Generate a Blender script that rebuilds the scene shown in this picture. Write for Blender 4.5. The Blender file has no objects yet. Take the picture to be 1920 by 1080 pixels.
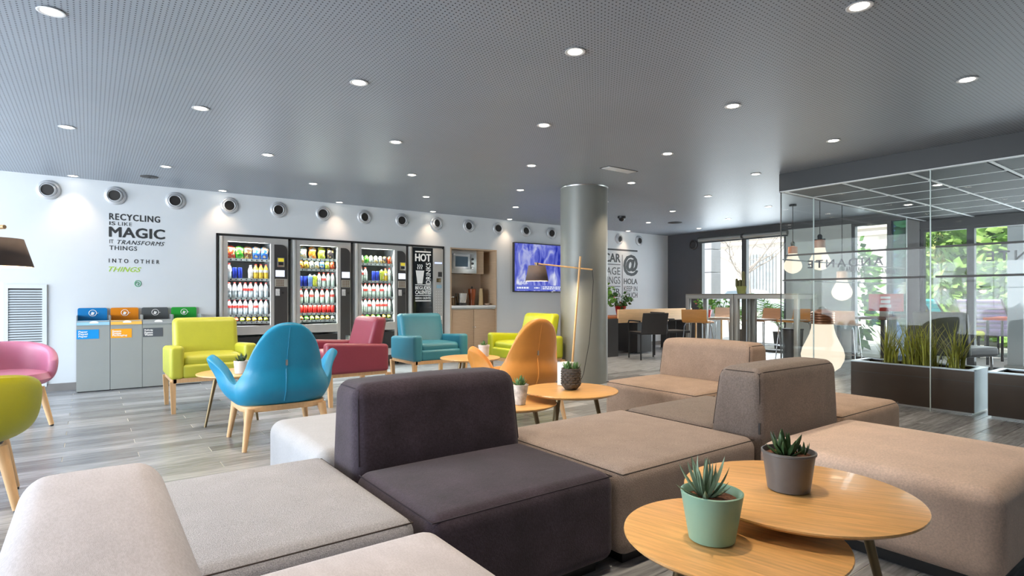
import bpy, bmesh, math, random
from mathutils import Vector, Matrix
random.seed(7)
PI = math.pi
SC = bpy.context.scene
COL = SC.collection

# ------------------------------------------------------------------ camera
CAM_H, F_PX, Y0, YAW = 1.08, 1072.3, 555.8, math.radians(53.55)
cd = bpy.data.cameras.new('camera')
cam = bpy.data.objects.new('camera', cd); COL.objects.link(cam)
cd.sensor_fit = 'HORIZONTAL'; cd.sensor_width = 36.0
cd.lens = F_PX / 1920 * 36.0
cd.shift_y = (Y0 - 540) / 1920
cd.clip_start = 0.02; cd.clip_end = 300
cam.location = (0, 0, CAM_H)
cam.rotation_euler = (PI / 2, 0, YAW - PI / 2)
SC.camera = cam

# ------------------------------------------------------------------ view, world, sun, daylight
SC.view_settings.view_transform = 'Standard'
SC.view_settings.look = 'None'
SC.view_settings.exposure = 0.06
SC.view_settings.gamma = 1.0
SC.view_settings.use_curve_mapping = False
SC.cycles.use_denoising = True
SC.cycles.max_bounces = 7
SC.cycles.diffuse_bounces = 3
SC.cycles.glossy_bounces = 4
SC.cycles.transmission_bounces = 6
SC.cycles.transparent_max_bounces = 16
SC.cycles.caustics_reflective = False
SC.cycles.caustics_refractive = False
SC.cycles.sample_clamp_indirect = 4.0
world = bpy.data.worlds.new('sky'); SC.world = world
world.use_nodes = True
bg = world.node_tree.nodes['Background']
bg.inputs[0].default_value = (0.86, 0.93, 1.0, 1)
bg.inputs[1].default_value = 1.6
sd = bpy.data.lights.new('sun', 'SUN'); sd.energy = 6.0; sd.angle = math.radians(3); sd.color = (1, .96, .9)
sun = bpy.data.objects.new('sun', sd); COL.objects.link(sun)
sun.rotation_euler = (0, math.radians(-42), math.radians(12))     # travels towards +X and down


def area(name, loc, rot, sx, sy, power, color):
    l = bpy.data.lights.new(name, 'AREA'); l.shape = 'RECTANGLE'; l.size = sx; l.size_y = sy
    l.energy = power; l.color = color
    o = bpy.data.objects.new(name, l); COL.objects.link(o); o.location = loc; o.rotation_euler = rot
    return o


DAY = (0.84, 0.93, 1.0)
# daylight through the tall windows of the left side and the street side
area('daylight_side_windows', (-4.7, 5.1, 1.25), (0, -PI / 2, 0), 2.2, 6.0, 640, DAY)
area('daylight_street_windows', (10.75, 5.9, 1.2), (0, PI / 2, 0), 2.2, 3.2, 130, DAY)
area('daylight_garden_windows', (10.72, .9, 1.1), (0, PI / 2, 0), 2.0, 4.6, 80, DAY)
SPOT_W = 72.0
H, YW, XG, XW = 2.455, 8.35, 6.29, 10.57     # ceiling, white wall, glass partition, window wall


# ------------------------------------------------------------------ materials
def srgb(r, g, b):
    f = lambda c: (c / 255 / 12.92) if c <= 10 else ((c / 255 + .055) / 1.055) ** 2.4
    return (f(r), f(g), f(b))


MATS = {}


def M(name, col, rough=.5, metal=0., var=0., vscale=5., bump=0., bscale=60., stretch=(1, 1, 1), coat=0., emit=0., spec=.5,
      sheen=0., dots=None, objrand=0., fine=0., fscale=300.):
    if name in MATS: return MATS[name]
    m = bpy.data.materials.new(name); m.use_nodes = True
    nt = m.node_tree; N = nt.nodes; L = nt.links
    b = N['Principled BSDF']
    b.inputs['Roughness'].default_value = rough; b.inputs['Metallic'].default_value = metal
    b.inputs['Specular IOR Level'].default_value = spec
    b.inputs['Coat Weight'].default_value = coat; b.inputs['Sheen Weight'].default_value = sheen
    c4 = (*col, 1)
    b.inputs['Base Color'].default_value = c4
    m.diffuse_color = c4
    if emit:
        b.inputs['Emission Color'].default_value = c4; b.inputs['Emission Strength'].default_value = emit
    sock = None
    if var or bump or objrand or dots:
        tc = N.new('ShaderNodeTexCoord'); mp = N.new('ShaderNodeMapping'); mp.inputs['Scale'].default_value = stretch
        L.new(tc.outputs['Object'], mp.inputs['Vector'])
        vec = mp.outputs['Vector']
        if objrand:
            oi = N.new('ShaderNodeObjectInfo'); ad = N.new('ShaderNodeVectorMath'); ad.operation = 'MULTIPLY_ADD'
            cx = N.new('ShaderNodeCombineXYZ')
            for i in range(3): L.new(oi.outputs['Random'], cx.inputs[i])
            ad.inputs[1].default_value = (37, 53, 71); L.new(cx.outputs[0], ad.inputs[0]); L.new(vec, ad.inputs[2]); vec = ad.outputs[0]
    if var:
        nz = N.new('ShaderNodeTexNoise'); nz.inputs['Scale'].default_value = vscale; nz.inputs['Detail'].default_value = 6
        nz.inputs['Roughness'].default_value = .6
        L.new(vec, nz.inputs['Vector'])
        mr = N.new('ShaderNodeMapRange'); mr.inputs[1].default_value = .3; mr.inputs[2].default_value = .7
        mr.inputs[3].default_value = 1 - var; mr.inputs[4].default_value = 1 + var
        L.new(nz.outputs['Fac'], mr.inputs[0])
        fac = mr.outputs[0]
        if objrand:
            m2 = N.new('ShaderNodeMapRange'); m2.inputs[3].default_value = 1 - objrand; m2.inputs[4].default_value = 1 + objrand
            L.new(oi.outputs['Random'], m2.inputs[0])
            mm = N.new('ShaderNodeMath'); mm.operation = 'MULTIPLY'; L.new(fac, mm.inputs[0]); L.new(m2.outputs[0], mm.inputs[1]); fac = mm.outputs[0]
        if fine:
            n3 = N.new('ShaderNodeTexNoise'); n3.inputs['Scale'].default_value = fscale; n3.inputs['Detail'].default_value = 2; L.new(vec, n3.inputs['Vector'])
            m3 = N.new('ShaderNodeMapRange'); m3.inputs[1].default_value = .3; m3.inputs[2].default_value = .7; m3.inputs[3].default_value = 1 - fine; m3.inputs[4].default_value = 1 + fine
            L.new(n3.outputs['Fac'], m3.inputs[0])
            m4 = N.new('ShaderNodeMath'); m4.operation = 'MULTIPLY'; L.new(fac, m4.inputs[0]); L.new(m3.outputs[0], m4.inputs[1]); fac = m4.outputs[0]
        sc = N.new('ShaderNodeVectorMath'); sc.operation = 'SCALE'; sc.inputs[0].default_value = col
        L.new(fac, sc.inputs['Scale']); sock = sc.outputs[0]
        L.new(sock, b.inputs['Base Color'])
    if dots:
        p, r, dc = dots
        fr = N.new('ShaderNodeVectorMath'); fr.operation = 'SCALE'; fr.inputs['Scale'].default_value = 1 / p; L.new(vec, fr.inputs[0])
        f2 = N.new('ShaderNodeVectorMath'); f2.operation = 'FRACTION'; L.new(fr.outputs[0], f2.inputs[0])
        sb = N.new('ShaderNodeVectorMath'); sb.operation = 'SUBTRACT'; sb.inputs[1].default_value = (.5, .5, 0); L.new(f2.outputs[0], sb.inputs[0])
        mu = N.new('ShaderNodeVectorMath'); mu.operation = 'MULTIPLY'; mu.inputs[1].default_value = (1, 1, 0); L.new(sb.outputs[0], mu.inputs[0])
        ln = N.new('ShaderNodeVectorMath'); ln.operation = 'LENGTH'; L.new(mu.outputs[0], ln.inputs[0])
        lt = N.new('ShaderNodeMath'); lt.operation = 'LESS_THAN'; lt.inputs[1].default_value = r / p; L.new(ln.outputs['Value'], lt.inputs[0])
        mx = N.new('ShaderNodeMix'); mx.data_type = 'RGBA'; L.new(lt.outputs[0], mx.inputs['Factor'])
        if sock: L.new(sock, mx.inputs[6])
        else: mx.inputs[6].default_value = c4
        mx.inputs[7].default_value = (*dc, 1)
        L.new(mx.outputs[2], b.inputs['Base Color'])
    if bump:
        nb = N.new('ShaderNodeTexNoise'); nb.inputs['Scale'].default_value = bscale; nb.inputs['Detail'].default_value = 3
        L.new(vec, nb.inputs['Vector'])
        bp = N.new('ShaderNodeBump'); bp.inputs['Strength'].default_value = bump; bp.inputs['Distance'].default_value = .01
        L.new(nb.outputs['Fac'], bp.inputs['Height']); L.new(bp.outputs[0], b.inputs['Normal'])
    MATS[name] = m
    return m


def glass_mat(name, tint=(1, 1, 1), refl=1.0, base=.04):
    if name in MATS: return MATS[name]
    m = bpy.data.materials.new(name); m.use_nodes = True
    nt = m.node_tree; N = nt.nodes; L = nt.links; N.remove(N['Principled BSDF'])
    out = N['Material Output']
    tr = N.new('ShaderNodeBsdfTransparent'); tr.inputs[0].default_value = (*tint, 1)
    gl = N.new('ShaderNodeBsdfGlossy'); gl.inputs['Roughness'].default_value = .0
    lw = N.new('ShaderNodeLayerWeight'); lw.inputs[0].default_value = .5
    pw = N.new('ShaderNodeMath'); pw.operation = 'POWER'; pw.inputs[1].default_value = 4.5; L.new(lw.outputs['Facing'], pw.inputs[0])
    ma = N.new('ShaderNodeMath'); ma.operation = 'MULTIPLY_ADD'; ma.inputs[1].default_value = .9 * refl; ma.inputs[2].default_value = base * refl
    L.new(pw.outputs[0], ma.inputs[0])
    mx = N.new('ShaderNodeMixShader'); L.new(ma.outputs[0], mx.inputs[0]); L.new(tr.outputs[0], mx.inputs[1]); L.new(gl.outputs[0], mx.inputs[2])
    L.new(mx.outputs[0], out.inputs[0])
    m.diffuse_color = (.8, .9, .95, .3)
    MATS[name] = m
    return m


def emit_mat(name, col, strength):
    if name in MATS: return MATS[name]
    m = bpy.data.materials.new(name); m.use_nodes = True
    nt = m.node_tree; N = nt.nodes; L = nt.links; N.remove(N['Principled BSDF'])
    e = N.new('ShaderNodeEmission'); e.inputs[0].default_value = (*col, 1); e.inputs[1].default_value = strength
    L.new(e.outputs[0], N['Material Output'].inputs[0]); m.diffuse_color = (*col, 1)
    MATS[name] = m
    return m


white_wall = M('white_wall', srgb(214, 218, 222), .75, var=.02, vscale=2)
dark_wall = M('dark_wall', srgb(66, 66, 70), .6, var=.05)
ceil_m = M('perforated_ceiling', srgb(152, 160, 170), .45, var=.05, vscale=.8, dots=(.024, .0043, (.012, .013, .015)))
plank_m = M('plank_tile', srgb(142, 146, 152), .26, var=.38, vscale=3.5, stretch=(1.2, 13, 1), objrand=.34, bump=.06, bscale=9)
grout_m = M('grout', srgb(196, 196, 194), .8, var=.05)
skirt_m = M('baseboard_grey', srgb(128, 124, 122), .6, var=.08)
oak = M('oak', srgb(222, 178, 122), .42, var=.10, vscale=5, stretch=(14, 1, 1))
oak_leg = M('oak_leg', srgb(222, 182, 136), .45, var=.09, vscale=6, stretch=(9, 9, 1))
oak_table = M('oak_table', srgb(230, 178, 112), .33, var=.2, vscale=4.5, stretch=(16, 1, 1), coat=.1, fine=.05, fscale=60)
wood_cab = M('cabinet_wood', srgb(190, 162, 134), .55, var=.08, vscale=5, stretch=(1, 1, 14))
wood_amber = M('amber_plywood', srgb(200, 140, 72), .4, var=.1, vscale=5, stretch=(1, 1, 10))
wood_pale = M('pale_plywood', srgb(214, 184, 160), .45, var=.07, vscale=5, stretch=(1, 1, 10))
wood_desk = M('desk_wood', srgb(226, 188, 142), .45, var=.1, vscale=4, stretch=(1, 8, 14))
wood_red = M('reddish_wood', srgb(190, 110, 60), .5, var=.1, vscale=4, stretch=(1, 8, 10))
black_m = M('black_plastic', srgb(32, 32, 34), .45, var=.04)
dark_grey = M('dark_grey_panel', srgb(58, 56, 56), .4, var=.04)
silver = M('silver_paint', srgb(186, 184, 181), .42, metal=.25, var=.03)
steel = M('brushed_steel', srgb(190, 190, 188), .28, metal=1., var=.05, vscale=12, stretch=(1, 1, 10))
chrome = M('chrome', srgb(215, 215, 215), .12, metal=1., var=.02)
alu = M('grey_aluminium', srgb(158, 157, 152), .4, metal=.6, var=.03)
brass = M('bronze_tube', srgb(128, 112, 84), .35, metal=.8, var=.04)
frame_dark = M('window_frame_grey', srgb(62, 62, 62), .5, var=.03)
soil_m = M('gravel_soil', srgb(112, 72, 52), .9, var=.7, vscale=90, bump=.8, bscale=90)
cord_m = M('black_cord', srgb(24, 24, 24), .6, var=.03)
glass_m = glass_mat('clear_glass', (.972, .98, .976), .28, .03)
win_glass = glass_mat('window_glass', (.965, .98, .985), .4, .04)
vend_glass = glass_mat('vending_glass', (.97, .98, .98), .5, .02)
letter_m = M('dark_vinyl', srgb(54, 56, 58), .5, var=.02)
seam_m = M('seam_thread', srgb(62, 54, 52), .8, var=.05)


# ------------------------------------------------------------------ mesh helpers
def mesh_of(bm, smooth=40):
    bmesh.ops.recalc_face_normals(bm, faces=bm.faces)
    me = bpy.data.meshes.new('m'); bm.to_mesh(me); bm.free()
    if smooth:
        for p in me.polygons: p.use_smooth = True
        me.set_sharp_from_angle(angle=math.radians(smooth))
    return me


def put(name, me, mat, parent=None, loc=(0, 0, 0), rot=(0, 0, 0), scale=None):
    if isinstance(me, bmesh.types.BMesh): me = mesh_of(me)
    me.name = name
    if mat and not me.materials:
        for mm in (mat if isinstance(mat, (list, tuple)) else [mat]): me.materials.append(mm)
    o = bpy.data.objects.new(name, me); COL.objects.link(o)
    o.location = loc; o.rotation_euler = rot
    if scale: o.scale = scale
    if parent: o.parent = parent
    return o


def tag(o, label, cat, group=None):
    o['label'] = label; o['category'] = cat
    if group: o['group'] = group
    return o


def struct(o):
    o['kind'] = 'structure'; return o


def thing(name, label, cat, loc=(0, 0, 0), rz=0, group=None):
    o = bpy.data.objects.new(name, None); COL.objects.link(o); o.empty_display_size = .1
    o.location = loc; o.rotation_euler = (0, 0, rz)
    return tag(o, label, cat, group)


def copy_tree(o, parent=None):
    c = o.copy(); COL.objects.link(c)
    if parent: c.parent = parent
    for ch in list(o.children): copy_tree(ch, c)
    return c


def BM(): return bmesh.new()


def box(bm, x0, x1, y0, y1, z0, z1, bev=0, seg=2, mi=0):
    r = bmesh.ops.create_cube(bm, size=1)
    vs = r['verts']
    for v in vs:
        v.co = ((x0 + x1) / 2 + v.co.x * (x1 - x0), (y0 + y1) / 2 + v.co.y * (y1 - y0), (z0 + z1) / 2 + v.co.z * (z1 - z0))
    fs = {f for v in vs for f in v.link_faces}
    for f in fs: f.material_index = mi
    if bev:
        es = list({e for v in vs for e in v.link_edges})
        bmesh.ops.bevel(bm, geom=es, offset=bev, segments=seg, affect='EDGES', profile=.5)
    return bm


def bx(*a, **k): return box(BM(), *a, **k)


def lathe(bm, prof, seg=28, axis='z', c=(0, 0, 0), cap=True, sx=1, sy=1):
    rings = []
    for r, z in prof:
        ring = []
        for i in range(seg):
            a = 2 * PI * i / seg
            p = (r * math.cos(a) * sx, r * math.sin(a) * sy, z)
            if axis == 'y': p = (p[0], p[2], p[1])
            if axis == 'x': p = (p[2], p[0], p[1])
            ring.append(bm.verts.new((p[0] + c[0], p[1] + c[1], p[2] + c[2])))
        rings.append(ring)
    for a, b in zip(rings, rings[1:]):
        for i in range(seg):
            bm.faces.new((a[i], a[(i + 1) % seg], b[(i + 1) % seg], b[i]))
    if cap:
        bm.faces.new(rings[0]); bm.faces.new(rings[-1])
    return bm


def lat(prof, seg=28, **k): return lathe(BM(), prof, seg, **k)


def tube(bm, pts, r, seg=8, r2=None, closed=False):
    pts = [Vector(p) for p in pts]; n = len(pts)
    rings = []; up = None
    for i, p in enumerate(pts):
        if closed: t = (pts[(i + 1) % n] - pts[i - 1]).normalized()
        else: t = (pts[min(i + 1, n - 1)] - pts[max(i - 1, 0)]).normalized()
        if up is None: up = Vector((0, 0, 1)) if abs(t.z) < .9 else Vector((1, 0, 0))
        u = up.cross(t)
        if u.length < 1e-4: u = Vector((1, 0, 0)).cross(t)
        u.normalize(); w = t.cross(u); up = w
        rr = r if r2 is None else r + (r2 - r) * i / max(1, n - 1)
        rings.append([bm.verts.new(p + (u * math.cos(2 * PI * k / seg) + w * math.sin(2 * PI * k / seg)) * rr) for k in range(seg)])
    pairs = list(zip(rings, rings[1:])) + ([(rings[-1], rings[0])] if closed else [])
    for a, b in pairs:
        for i in range(seg):
            try: bm.faces.new((a[i], a[(i + 1) % seg], b[(i + 1) % seg], b[i]))
            except ValueError: pass
    if not closed:
        bm.faces.new(rings[0]); bm.faces.new(rings[-1])
    return bm


def tb(pts, r, seg=8, r2=None, closed=False): return tube(BM(), pts, r, seg, r2, closed)


def prism(bm, poly, d0, d1, axis='y', bev=0):
    """polygon in two axes pushed along the third; axis y: poly=(x,z); z: (x,y); x: (y,z)"""
    def P(p, d): return {'y': (p[0], d, p[1]), 'z': (p[0], p[1], d), 'x': (d, p[0], p[1])}[axis]
    a = [bm.verts.new(P(p, d0)) for p in poly]; b = [bm.verts.new(P(p, d1)) for p in poly]
    n = len(poly); fs = [bm.faces.new(a), bm.faces.new(b)]
    for i in range(n): fs.append(bm.faces.new((a[i], a[(i + 1) % n], b[(i + 1) % n], b[i])))
    if bev:
        es = [e for e in {e for f in fs[:2] for e in f.edges}]
        bmesh.ops.bevel(bm, geom=es, offset=bev, segments=2, affect='EDGES', profile=.5)
    return bm


def arc(cx, cz, r, a0, a1, n=8):
    return [(cx + r * math.cos(math.radians(a0 + (a1 - a0) * i / n)), cz + r * math.sin(math.radians(a0 + (a1 - a0) * i / n))) for i in range(n + 1)]


def rrect(x0, x1, z0, z1, r, corners='1111', n=6):
    """counter-clockwise rounded rectangle, corners in the order lower left, lower right, upper right, upper left"""
    out = []
    spec = [(x0, z0, x0 + r, z0 + r, 180, 270), (x1, z0, x1 - r, z0 + r, 270, 360), (x1, z1, x1 - r, z1 - r, 0, 90), (x0, z1, x0 + r, z1 - r, 90, 180)]
    for ch, (px, pz, cx, cz, a0, a1) in zip(corners, spec):
        if ch == '1': out += arc(cx, cz, r, a0, a1, n)
        else: out.append((px, pz))
    return out


def cushion(sx, sy, sz, r, crown=0., fn=None, inner=5, bottom_r=None):
    """soft block: centred in x,y, from z=0 to sz, edges rounded by r, top swelling by crown, fn warps points"""
    bm = BM()
    def axis(a):
        rim = [r * (1 - math.tan(PI / 4 * j / 4)) for j in (4, 3, 2, 1, 0)]
        lo = [-a + q for q in rim]
        mid = [(-a + r) + (2 * a - 2 * r) * i / (inner + 1) for i in range(1, inner + 1)]
        return lo + mid + [-q for q in reversed(lo)]
    A, B, C = axis(sx / 2), axis(sy / 2), axis(sz / 2)
    cache = {}
    def V(x, y, z):
        k = (round(x, 6), round(y, 6), round(z, 6))
        if k in cache: return cache[k]
        p = Vector((x, y, z))
        q = Vector((max(-sx / 2 + r, min(sx / 2 - r, x)), max(-sy / 2 + r, min(sy / 2 - r, y)), max(-sz / 2 + r, min(sz / 2 - r, z))))
        d = p - q
        if d.length > 1e-9: p = q + d.normalized() * r
        if crown:
            w = max(0, 1 - (2 * p.x / sx) ** 2) * max(0, 1 - (2 * p.y / sy) ** 2)
            if z > 0: p.z += crown * w * min(1, z / (sz / 2 - r + 1e-6))
        p.z += sz / 2
        if fn: p = Vector(fn(p))
        cache[k] = bm.verts.new(p); return cache[k]
    def face(u, v, f):
        for i in range(len(u) - 1):
            for j in range(len(v) - 1):
                q = [f(u[i], v[j]), f(u[i + 1], v[j]), f(u[i + 1], v[j + 1]), f(u[i], v[j + 1])]
                if len(set(q)) == 4:
                    try: bm.faces.new(q)
                    except ValueError: pass
    for s in (-1, 1):
        face(A, B, lambda a, b: V(a, b, s * sz / 2)); face(A, C, lambda a, b: V(a, s * sy / 2, b)); face(B, C, lambda a, b: V(s * sx / 2, a, b))
    return bm


def text(name, body, mat, parent, loc, width, height, rot=(PI / 2, 0, 0), bold=0., shear=0., space=1., depth=.0015):
    c = bpy.data.curves.new('t', 'FONT'); c.body = body; c.size = 1; c.shear = shear; c.space_character = space
    c.extrude = .01; c.resolution_u = 3
    o = bpy.data.objects.new('t', c)
    COL.objects.link(o); bpy.context.view_layer.update()
    me = bpy.data.meshes.new_from_object(o.evaluated_get(bpy.context.evaluated_depsgraph_get()))
    bpy.data.objects.remove(o)
    xs = [v.co.x for v in me.vertices]; ys = [v.co.y for v in me.vertices]
    kx = width / (max(xs) - min(xs)); ky = (height / (max(ys) - min(ys))) if height else kx
    for v in me.vertices:
        v.co = ((v.co.x - min(xs)) * kx, (v.co.y - min(ys)) * ky, v.co.z / .01 * depth)
    me.materials.clear()
    if bold > 0:
        hh = height or (max(ys) - min(ys)) * kx; d = bold * hh * 1.6; b = BM()
        for i, (ox, oy) in enumerate(((0, 0), (d, 0), (-d, 0), (0, d * .7), (0, -d * .7), (d * .75, d * .5), (-d * .75, -d * .5), (d * .75, -d * .5), (-d * .75, d * .5))):
            m2 = me.copy(); m2.transform(Matrix.Translation((ox, oy, -.00002 * i))); b.from_mesh(m2); bpy.data.meshes.remove(m2)
        b.to_mesh(me); b.free()
    return put(name, me, mat, parent, loc, rot)


def proj(x, y, z):
    c, s = math.cos(YAW), math.sin(YAW); F = x * c + y * s; R = x * s - y * c
    if F < .05: return None
    return 960 + F_PX * R / F, Y0 - F_PX * (z - CAM_H) / F, F


# ================================================================== THE SETTING
X0R, Y0R = -4.8, -3.4
floor = struct(put('floor', bx(X0R - .1, XW, Y0R - .1, YW + .95, -.12, -.0025), grout_m))
pl_me = mesh_of(bx(-.6225, .6225, -.0735, .0735, -.004, 0, bev=.0012, seg=1), 0); pl_me.materials.append(plank_m)
cells = []
blocks = [(-.05, 2.6, .65, 2.4), (2.6, 4.35, 1.55, 2.35), (.9, 1.6, 2.4, 3.3)]
for j in range(int((YW - Y0R) / .15) + 1):
    y = YW - .075 - j * .15
    off = .27 + (.4167 * j) % 1.25
    for i in range(-7, 10):
        x = off + i * 1.25 - .625
        if x < X0R or x > XW - .3: continue
        p = proj(x, y, 0); q = proj(x + .5, y, 0); q2 = proj(x - .5, y, 0)
        seen = any(t and -40 < t[0] < 1960 and t[1] < 1120 for t in (p, q, q2))
        hid = any(a <= x - .4 and x + .4 <= b and c <= y <= d for a, b, c, d in blocks)
        cells.append(((p[2] if p else 50) + (0 if seen and not hid else 100), x, y))
cells.sort()
for k, (_, x, y) in enumerate(cells[:300]):
    put('plank', pl_me, None, floor, (x, y, 0))
bm = BM()
for _, x, y in cells[300:]: box(bm, x - .6225, x + .6225, y - .0735, y + .0735, -.004, 0)
rest = put('planks', mesh_of(bm, 0), plank_m, floor); rest['kind'] = 'stuff'

ceiling = struct(put('ceiling', bx(X0R - .1, XW + .12, Y0R - .1, YW + 1.0, H, H + .12), ceil_m))
# white wall with the vending niche and the coffee nook
NX0, NX1, NZ1 = 1.335, 4.755, 1.912
KX0, KX1, KZ1 = 4.875, 5.825, 1.905
bm = BM(); T = .95
for a in [(X0R - .1, NX0, 0, H), (NX0, NX1, NZ1, H), (NX1, KX0, 0, H), (KX0, KX1, KZ1, H), (KX1, XW + .12, 0, H)]:
    box(bm, a[0], a[1], YW, YW + T, a[2], a[3])
box(bm, X0R, XW, YW + T, YW + T + .05, 0, H)
wall_back = struct(put('wall_back', bm, white_wall))
bm = BM(); e = .022
for a in [(NX0, NX0 + e, 0, NZ1), (NX1 - e, NX1, 0, NZ1), (NX0, NX1, NZ1 - e, NZ1)]: box(bm, a[0], a[1], YW - .012, YW + .6, a[2], a[3])
struct(put('trim_1', bm, black_m))
bm = BM()
for a, b in [(X0R, NX0), (NX1, KX0), (KX1, XW)]: box(bm, a, b, YW - .014, YW, 0, .085)
struct(put('baseboard_back', bm, skirt_m))
# window wall (street and garden side)
bm = BM(); W = .12
box(bm, XW, XW + W, 7.5, YW, 0, H); struct(put('wall_right', bm, dark_wall))
pier_m = M('pier_paint', srgb(196, 202, 198), .7, var=.03)
struct(put('wall_pier', bx(XW - .02, XW + .2, 4.45, 5.6, 0, H), pier_m))
struct(put('wall_lintel', bx(XW - .03, XW + W, Y0R, 7.5, 2.33, H), frame_dark))
# outer walls the camera does not look at: posts, sill and lintel around the big windows
bm = BM()
for y in (2.0, 4.1, 6.2): box(bm, X0R - .12, X0R, y - .06, y + .06, 0, H)
box(bm, X0R - .12, X0R, 8.2, YW, 0, H); box(bm, X0R - .12, X0R, Y0R, 2.0, 0, H); box(bm, X0R - .12, X0R, 2.0, 8.2, 0, .12); box(bm, X0R - .12, X0R, 2.0, 8.2, 2.38, H)
struct(put('wall_left', bm, white_wall))
struct(put('wall_front', bx(X0R - .12, XW + .12, Y0R - .12, Y0R, 0, H), M('rear_wall_paint', srgb(150, 146, 142), .7, var=.03)))


def window(n, y0, y1, z0, z1, label, fm=frame_dark, gm=win_glass, fw=.05):
    r = bpy.data.objects.new('window_%d' % n, None); COL.objects.link(r); r.location = (XW + .05, (y0 + y1) / 2, z0); struct(r)
    r['label'] = label
    h = (y1 - y0) / 2; b = BM()
    for a in [(-h, -h + fw, 0, z1 - z0), (h - fw, h, 0, z1 - z0), (-h + fw, h - fw, 0, fw), (-h + fw, h - fw, z1 - z0 - fw, z1 - z0)]:
        box(b, -.05, .05, *a)
    put('frame', b, fm, r)
    put('pane', bx(-.006, .006, -h + fw, h - fw, fw, z1 - z0 - fw), gm, r)
    return r


window(1, 6.47, 7.5, 0, 2.33, 'street window beside the dark wall')
window(2, 5.6, 6.47, 0, 2.33, 'street window behind the bar tables')
window(3, 3.86, 4.45, 0, 2.33, 'narrow street window seen through the glass partition')
window(4, 3.62, 3.86, 0, 2.33, 'narrow strip of blue tinted glass', gm=glass_mat('blue_glass', (.25, .38, .55), 1, .06), fw=.012)
window(5, 2.80, 3.44, 0, 2.14, 'garden window left of its mullion', fm=black_m, fw=.045)
window(6, 1.2, 2.80, 0, 2.14, 'garden window right of its mullion', fm=black_m, fw=.045)
window(7, -3.2, 1.2, 0, 2.14, 'garden window far right', fm=black_m, fw=.045)
struct(put('trim_2', bx(XW - .03, XW + .1, 3.44, 3.62, 0, 2.33), M('door_post', srgb(112, 112, 110), .45, var=.05)))
struct(put('trim_3', bx(XW - .02, XW + .1, Y0R, 3.44, 2.14, 2.33), black_m))
# roller blinds
for nm, a, b, lb in [('roller_blind', 6.49, 7.48, 'rolled up grey blind above the window by the dark wall'), ('roller_blind', 5.55, 6.44, 'rolled up grey blind above the window behind the bar tables')]:
    t = thing(nm, lb, 'blind', (XW - .06, (a + b) / 2, 2.24), 0, 'roller blinds'); h = (b - a) / 2
    put('roll', lat([(.045, -h), (.045, h)], 16, axis='y', c=(0, 0, .04)), alu, t)
    put('bottom_rail', bx(-.012, .012, -h, h, -.03, -.005), frame_dark, t)
    put('bracket', bx(-.05, .05, h, h + .012, -.01, .09), frame_dark, t)

# vestibule: lower tiled ceiling behind the glass
VZ = 2.265
low = struct(put('ceiling_vestibule', bx(XG + .05, XW, Y0R, 3.385, VZ + .02, VZ + .05), M('t_bar', srgb(245, 248, 250), .5, var=.03)))
tile_me = mesh_of(bx(-.293, .293, -.285, .285, 0, .018), 0)
tile_me.materials.append(M('dark_ceiling_tile', srgb(44, 48, 52), .6, var=.06))
for i in range(7):
    for j in range(8):
        put('panel', tile_me, None, low, (XG + .05 + .305 + i * .61, 3.39 - .305 - j * .61, VZ + .002))

tbx = mesh_of(bx(-2.13, 2.13, -.016, .016, 0, .02), 0); tbx.materials.append(MATS['t_bar'])
tby = mesh_of(bx(-.008, .008, -3.3, 3.3, 0, .018), 0); tby.materials.append(MATS['t_bar'])
for j in range(8): put('t_bar', tbx, None, low, (XG + .05 + 2.13, 3.385 - .016 - j * .61, VZ - .004))
for i in range(1, 7): put('t_bar', tby, None, low, (XG + .05 + i * .61, .07, VZ - .002))

# ================================================================== FIXED THINGS
CY = 3.395
gp = thing('glass_partition', 'frameless glass partition with dark header beam and mirrored lettering', 'partition', (XG, CY, 0))
hdr_m = M('header_dark', srgb(24, 27, 30), .45, var=.04)
put('header', bx(-.04, .04, -6.6, 0, 2.262, H - .001), hdr_m, gp)
put('side_header', bx(.04, 4.2, -.04, .04, 2.262, H - .001), hdr_m, gp)
put('bottom_rail', bx(-.03, .03, -6.6, 0, 2.256, 2.262), MATS['t_bar'], gp)
edge_m = M('glass_edge', srgb(214, 228, 226), .25, var=.03)
stripe_m = M('stripe_vinyl', srgb(62, 60, 56), .5, var=.03)
panes = [(-1.425, -.004), (-2.95, -1.435), (-4.6, -2.96)]
for k, (a, b) in enumerate(panes):
    p = put('pane', bx(-.006, .006, a, b, .01, 2.262), glass_m, gp)
    put('edge', bx(-.0065, .0065, a - .008, a - .001, .01, 2.262), edge_m, p)
    for z in (1.538, 1.262): put('stripe', bx(-.0085, -.0065, a + .035, b - .035, z - .0095, z + .0095), stripe_m, p)
put('corner_edge', bx(-.007, .007, -.004, .004, .01, 2.262), frame_dark, gp)
for a, b in [(.01, .75), (.76, 3.6)]:
    p = put('pane', bx(a, b, -.006, .006, .01, 2.262), glass_m, gp)
    put('edge', bx(b - .001, b + .006, -.0065, .0065, .01, 2.262), edge_m, p)
    for z in (1.50, 1.262): put('stripe', bx(a + .03, b - .05, .0065, .0085, z - .008, z + .008), stripe_m, p)
for y in (2.362 - CY, .82 - CY):
    text('lettering', 'ANDANTE', letter_m, gp, (.008, y, 1.388), .735, .082, rot=(PI / 2, 0, PI / 2), space=1.35, bold=.016)
for x, w_ in ((7.88, .56), (8.98, .64)): text('lettering', 'ANDANTE', letter_m, gp, (x - XG, -.0085, 1.40), w_, .075, rot=(PI / 2, 0, 0), space=1.35, bold=.01)

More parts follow.
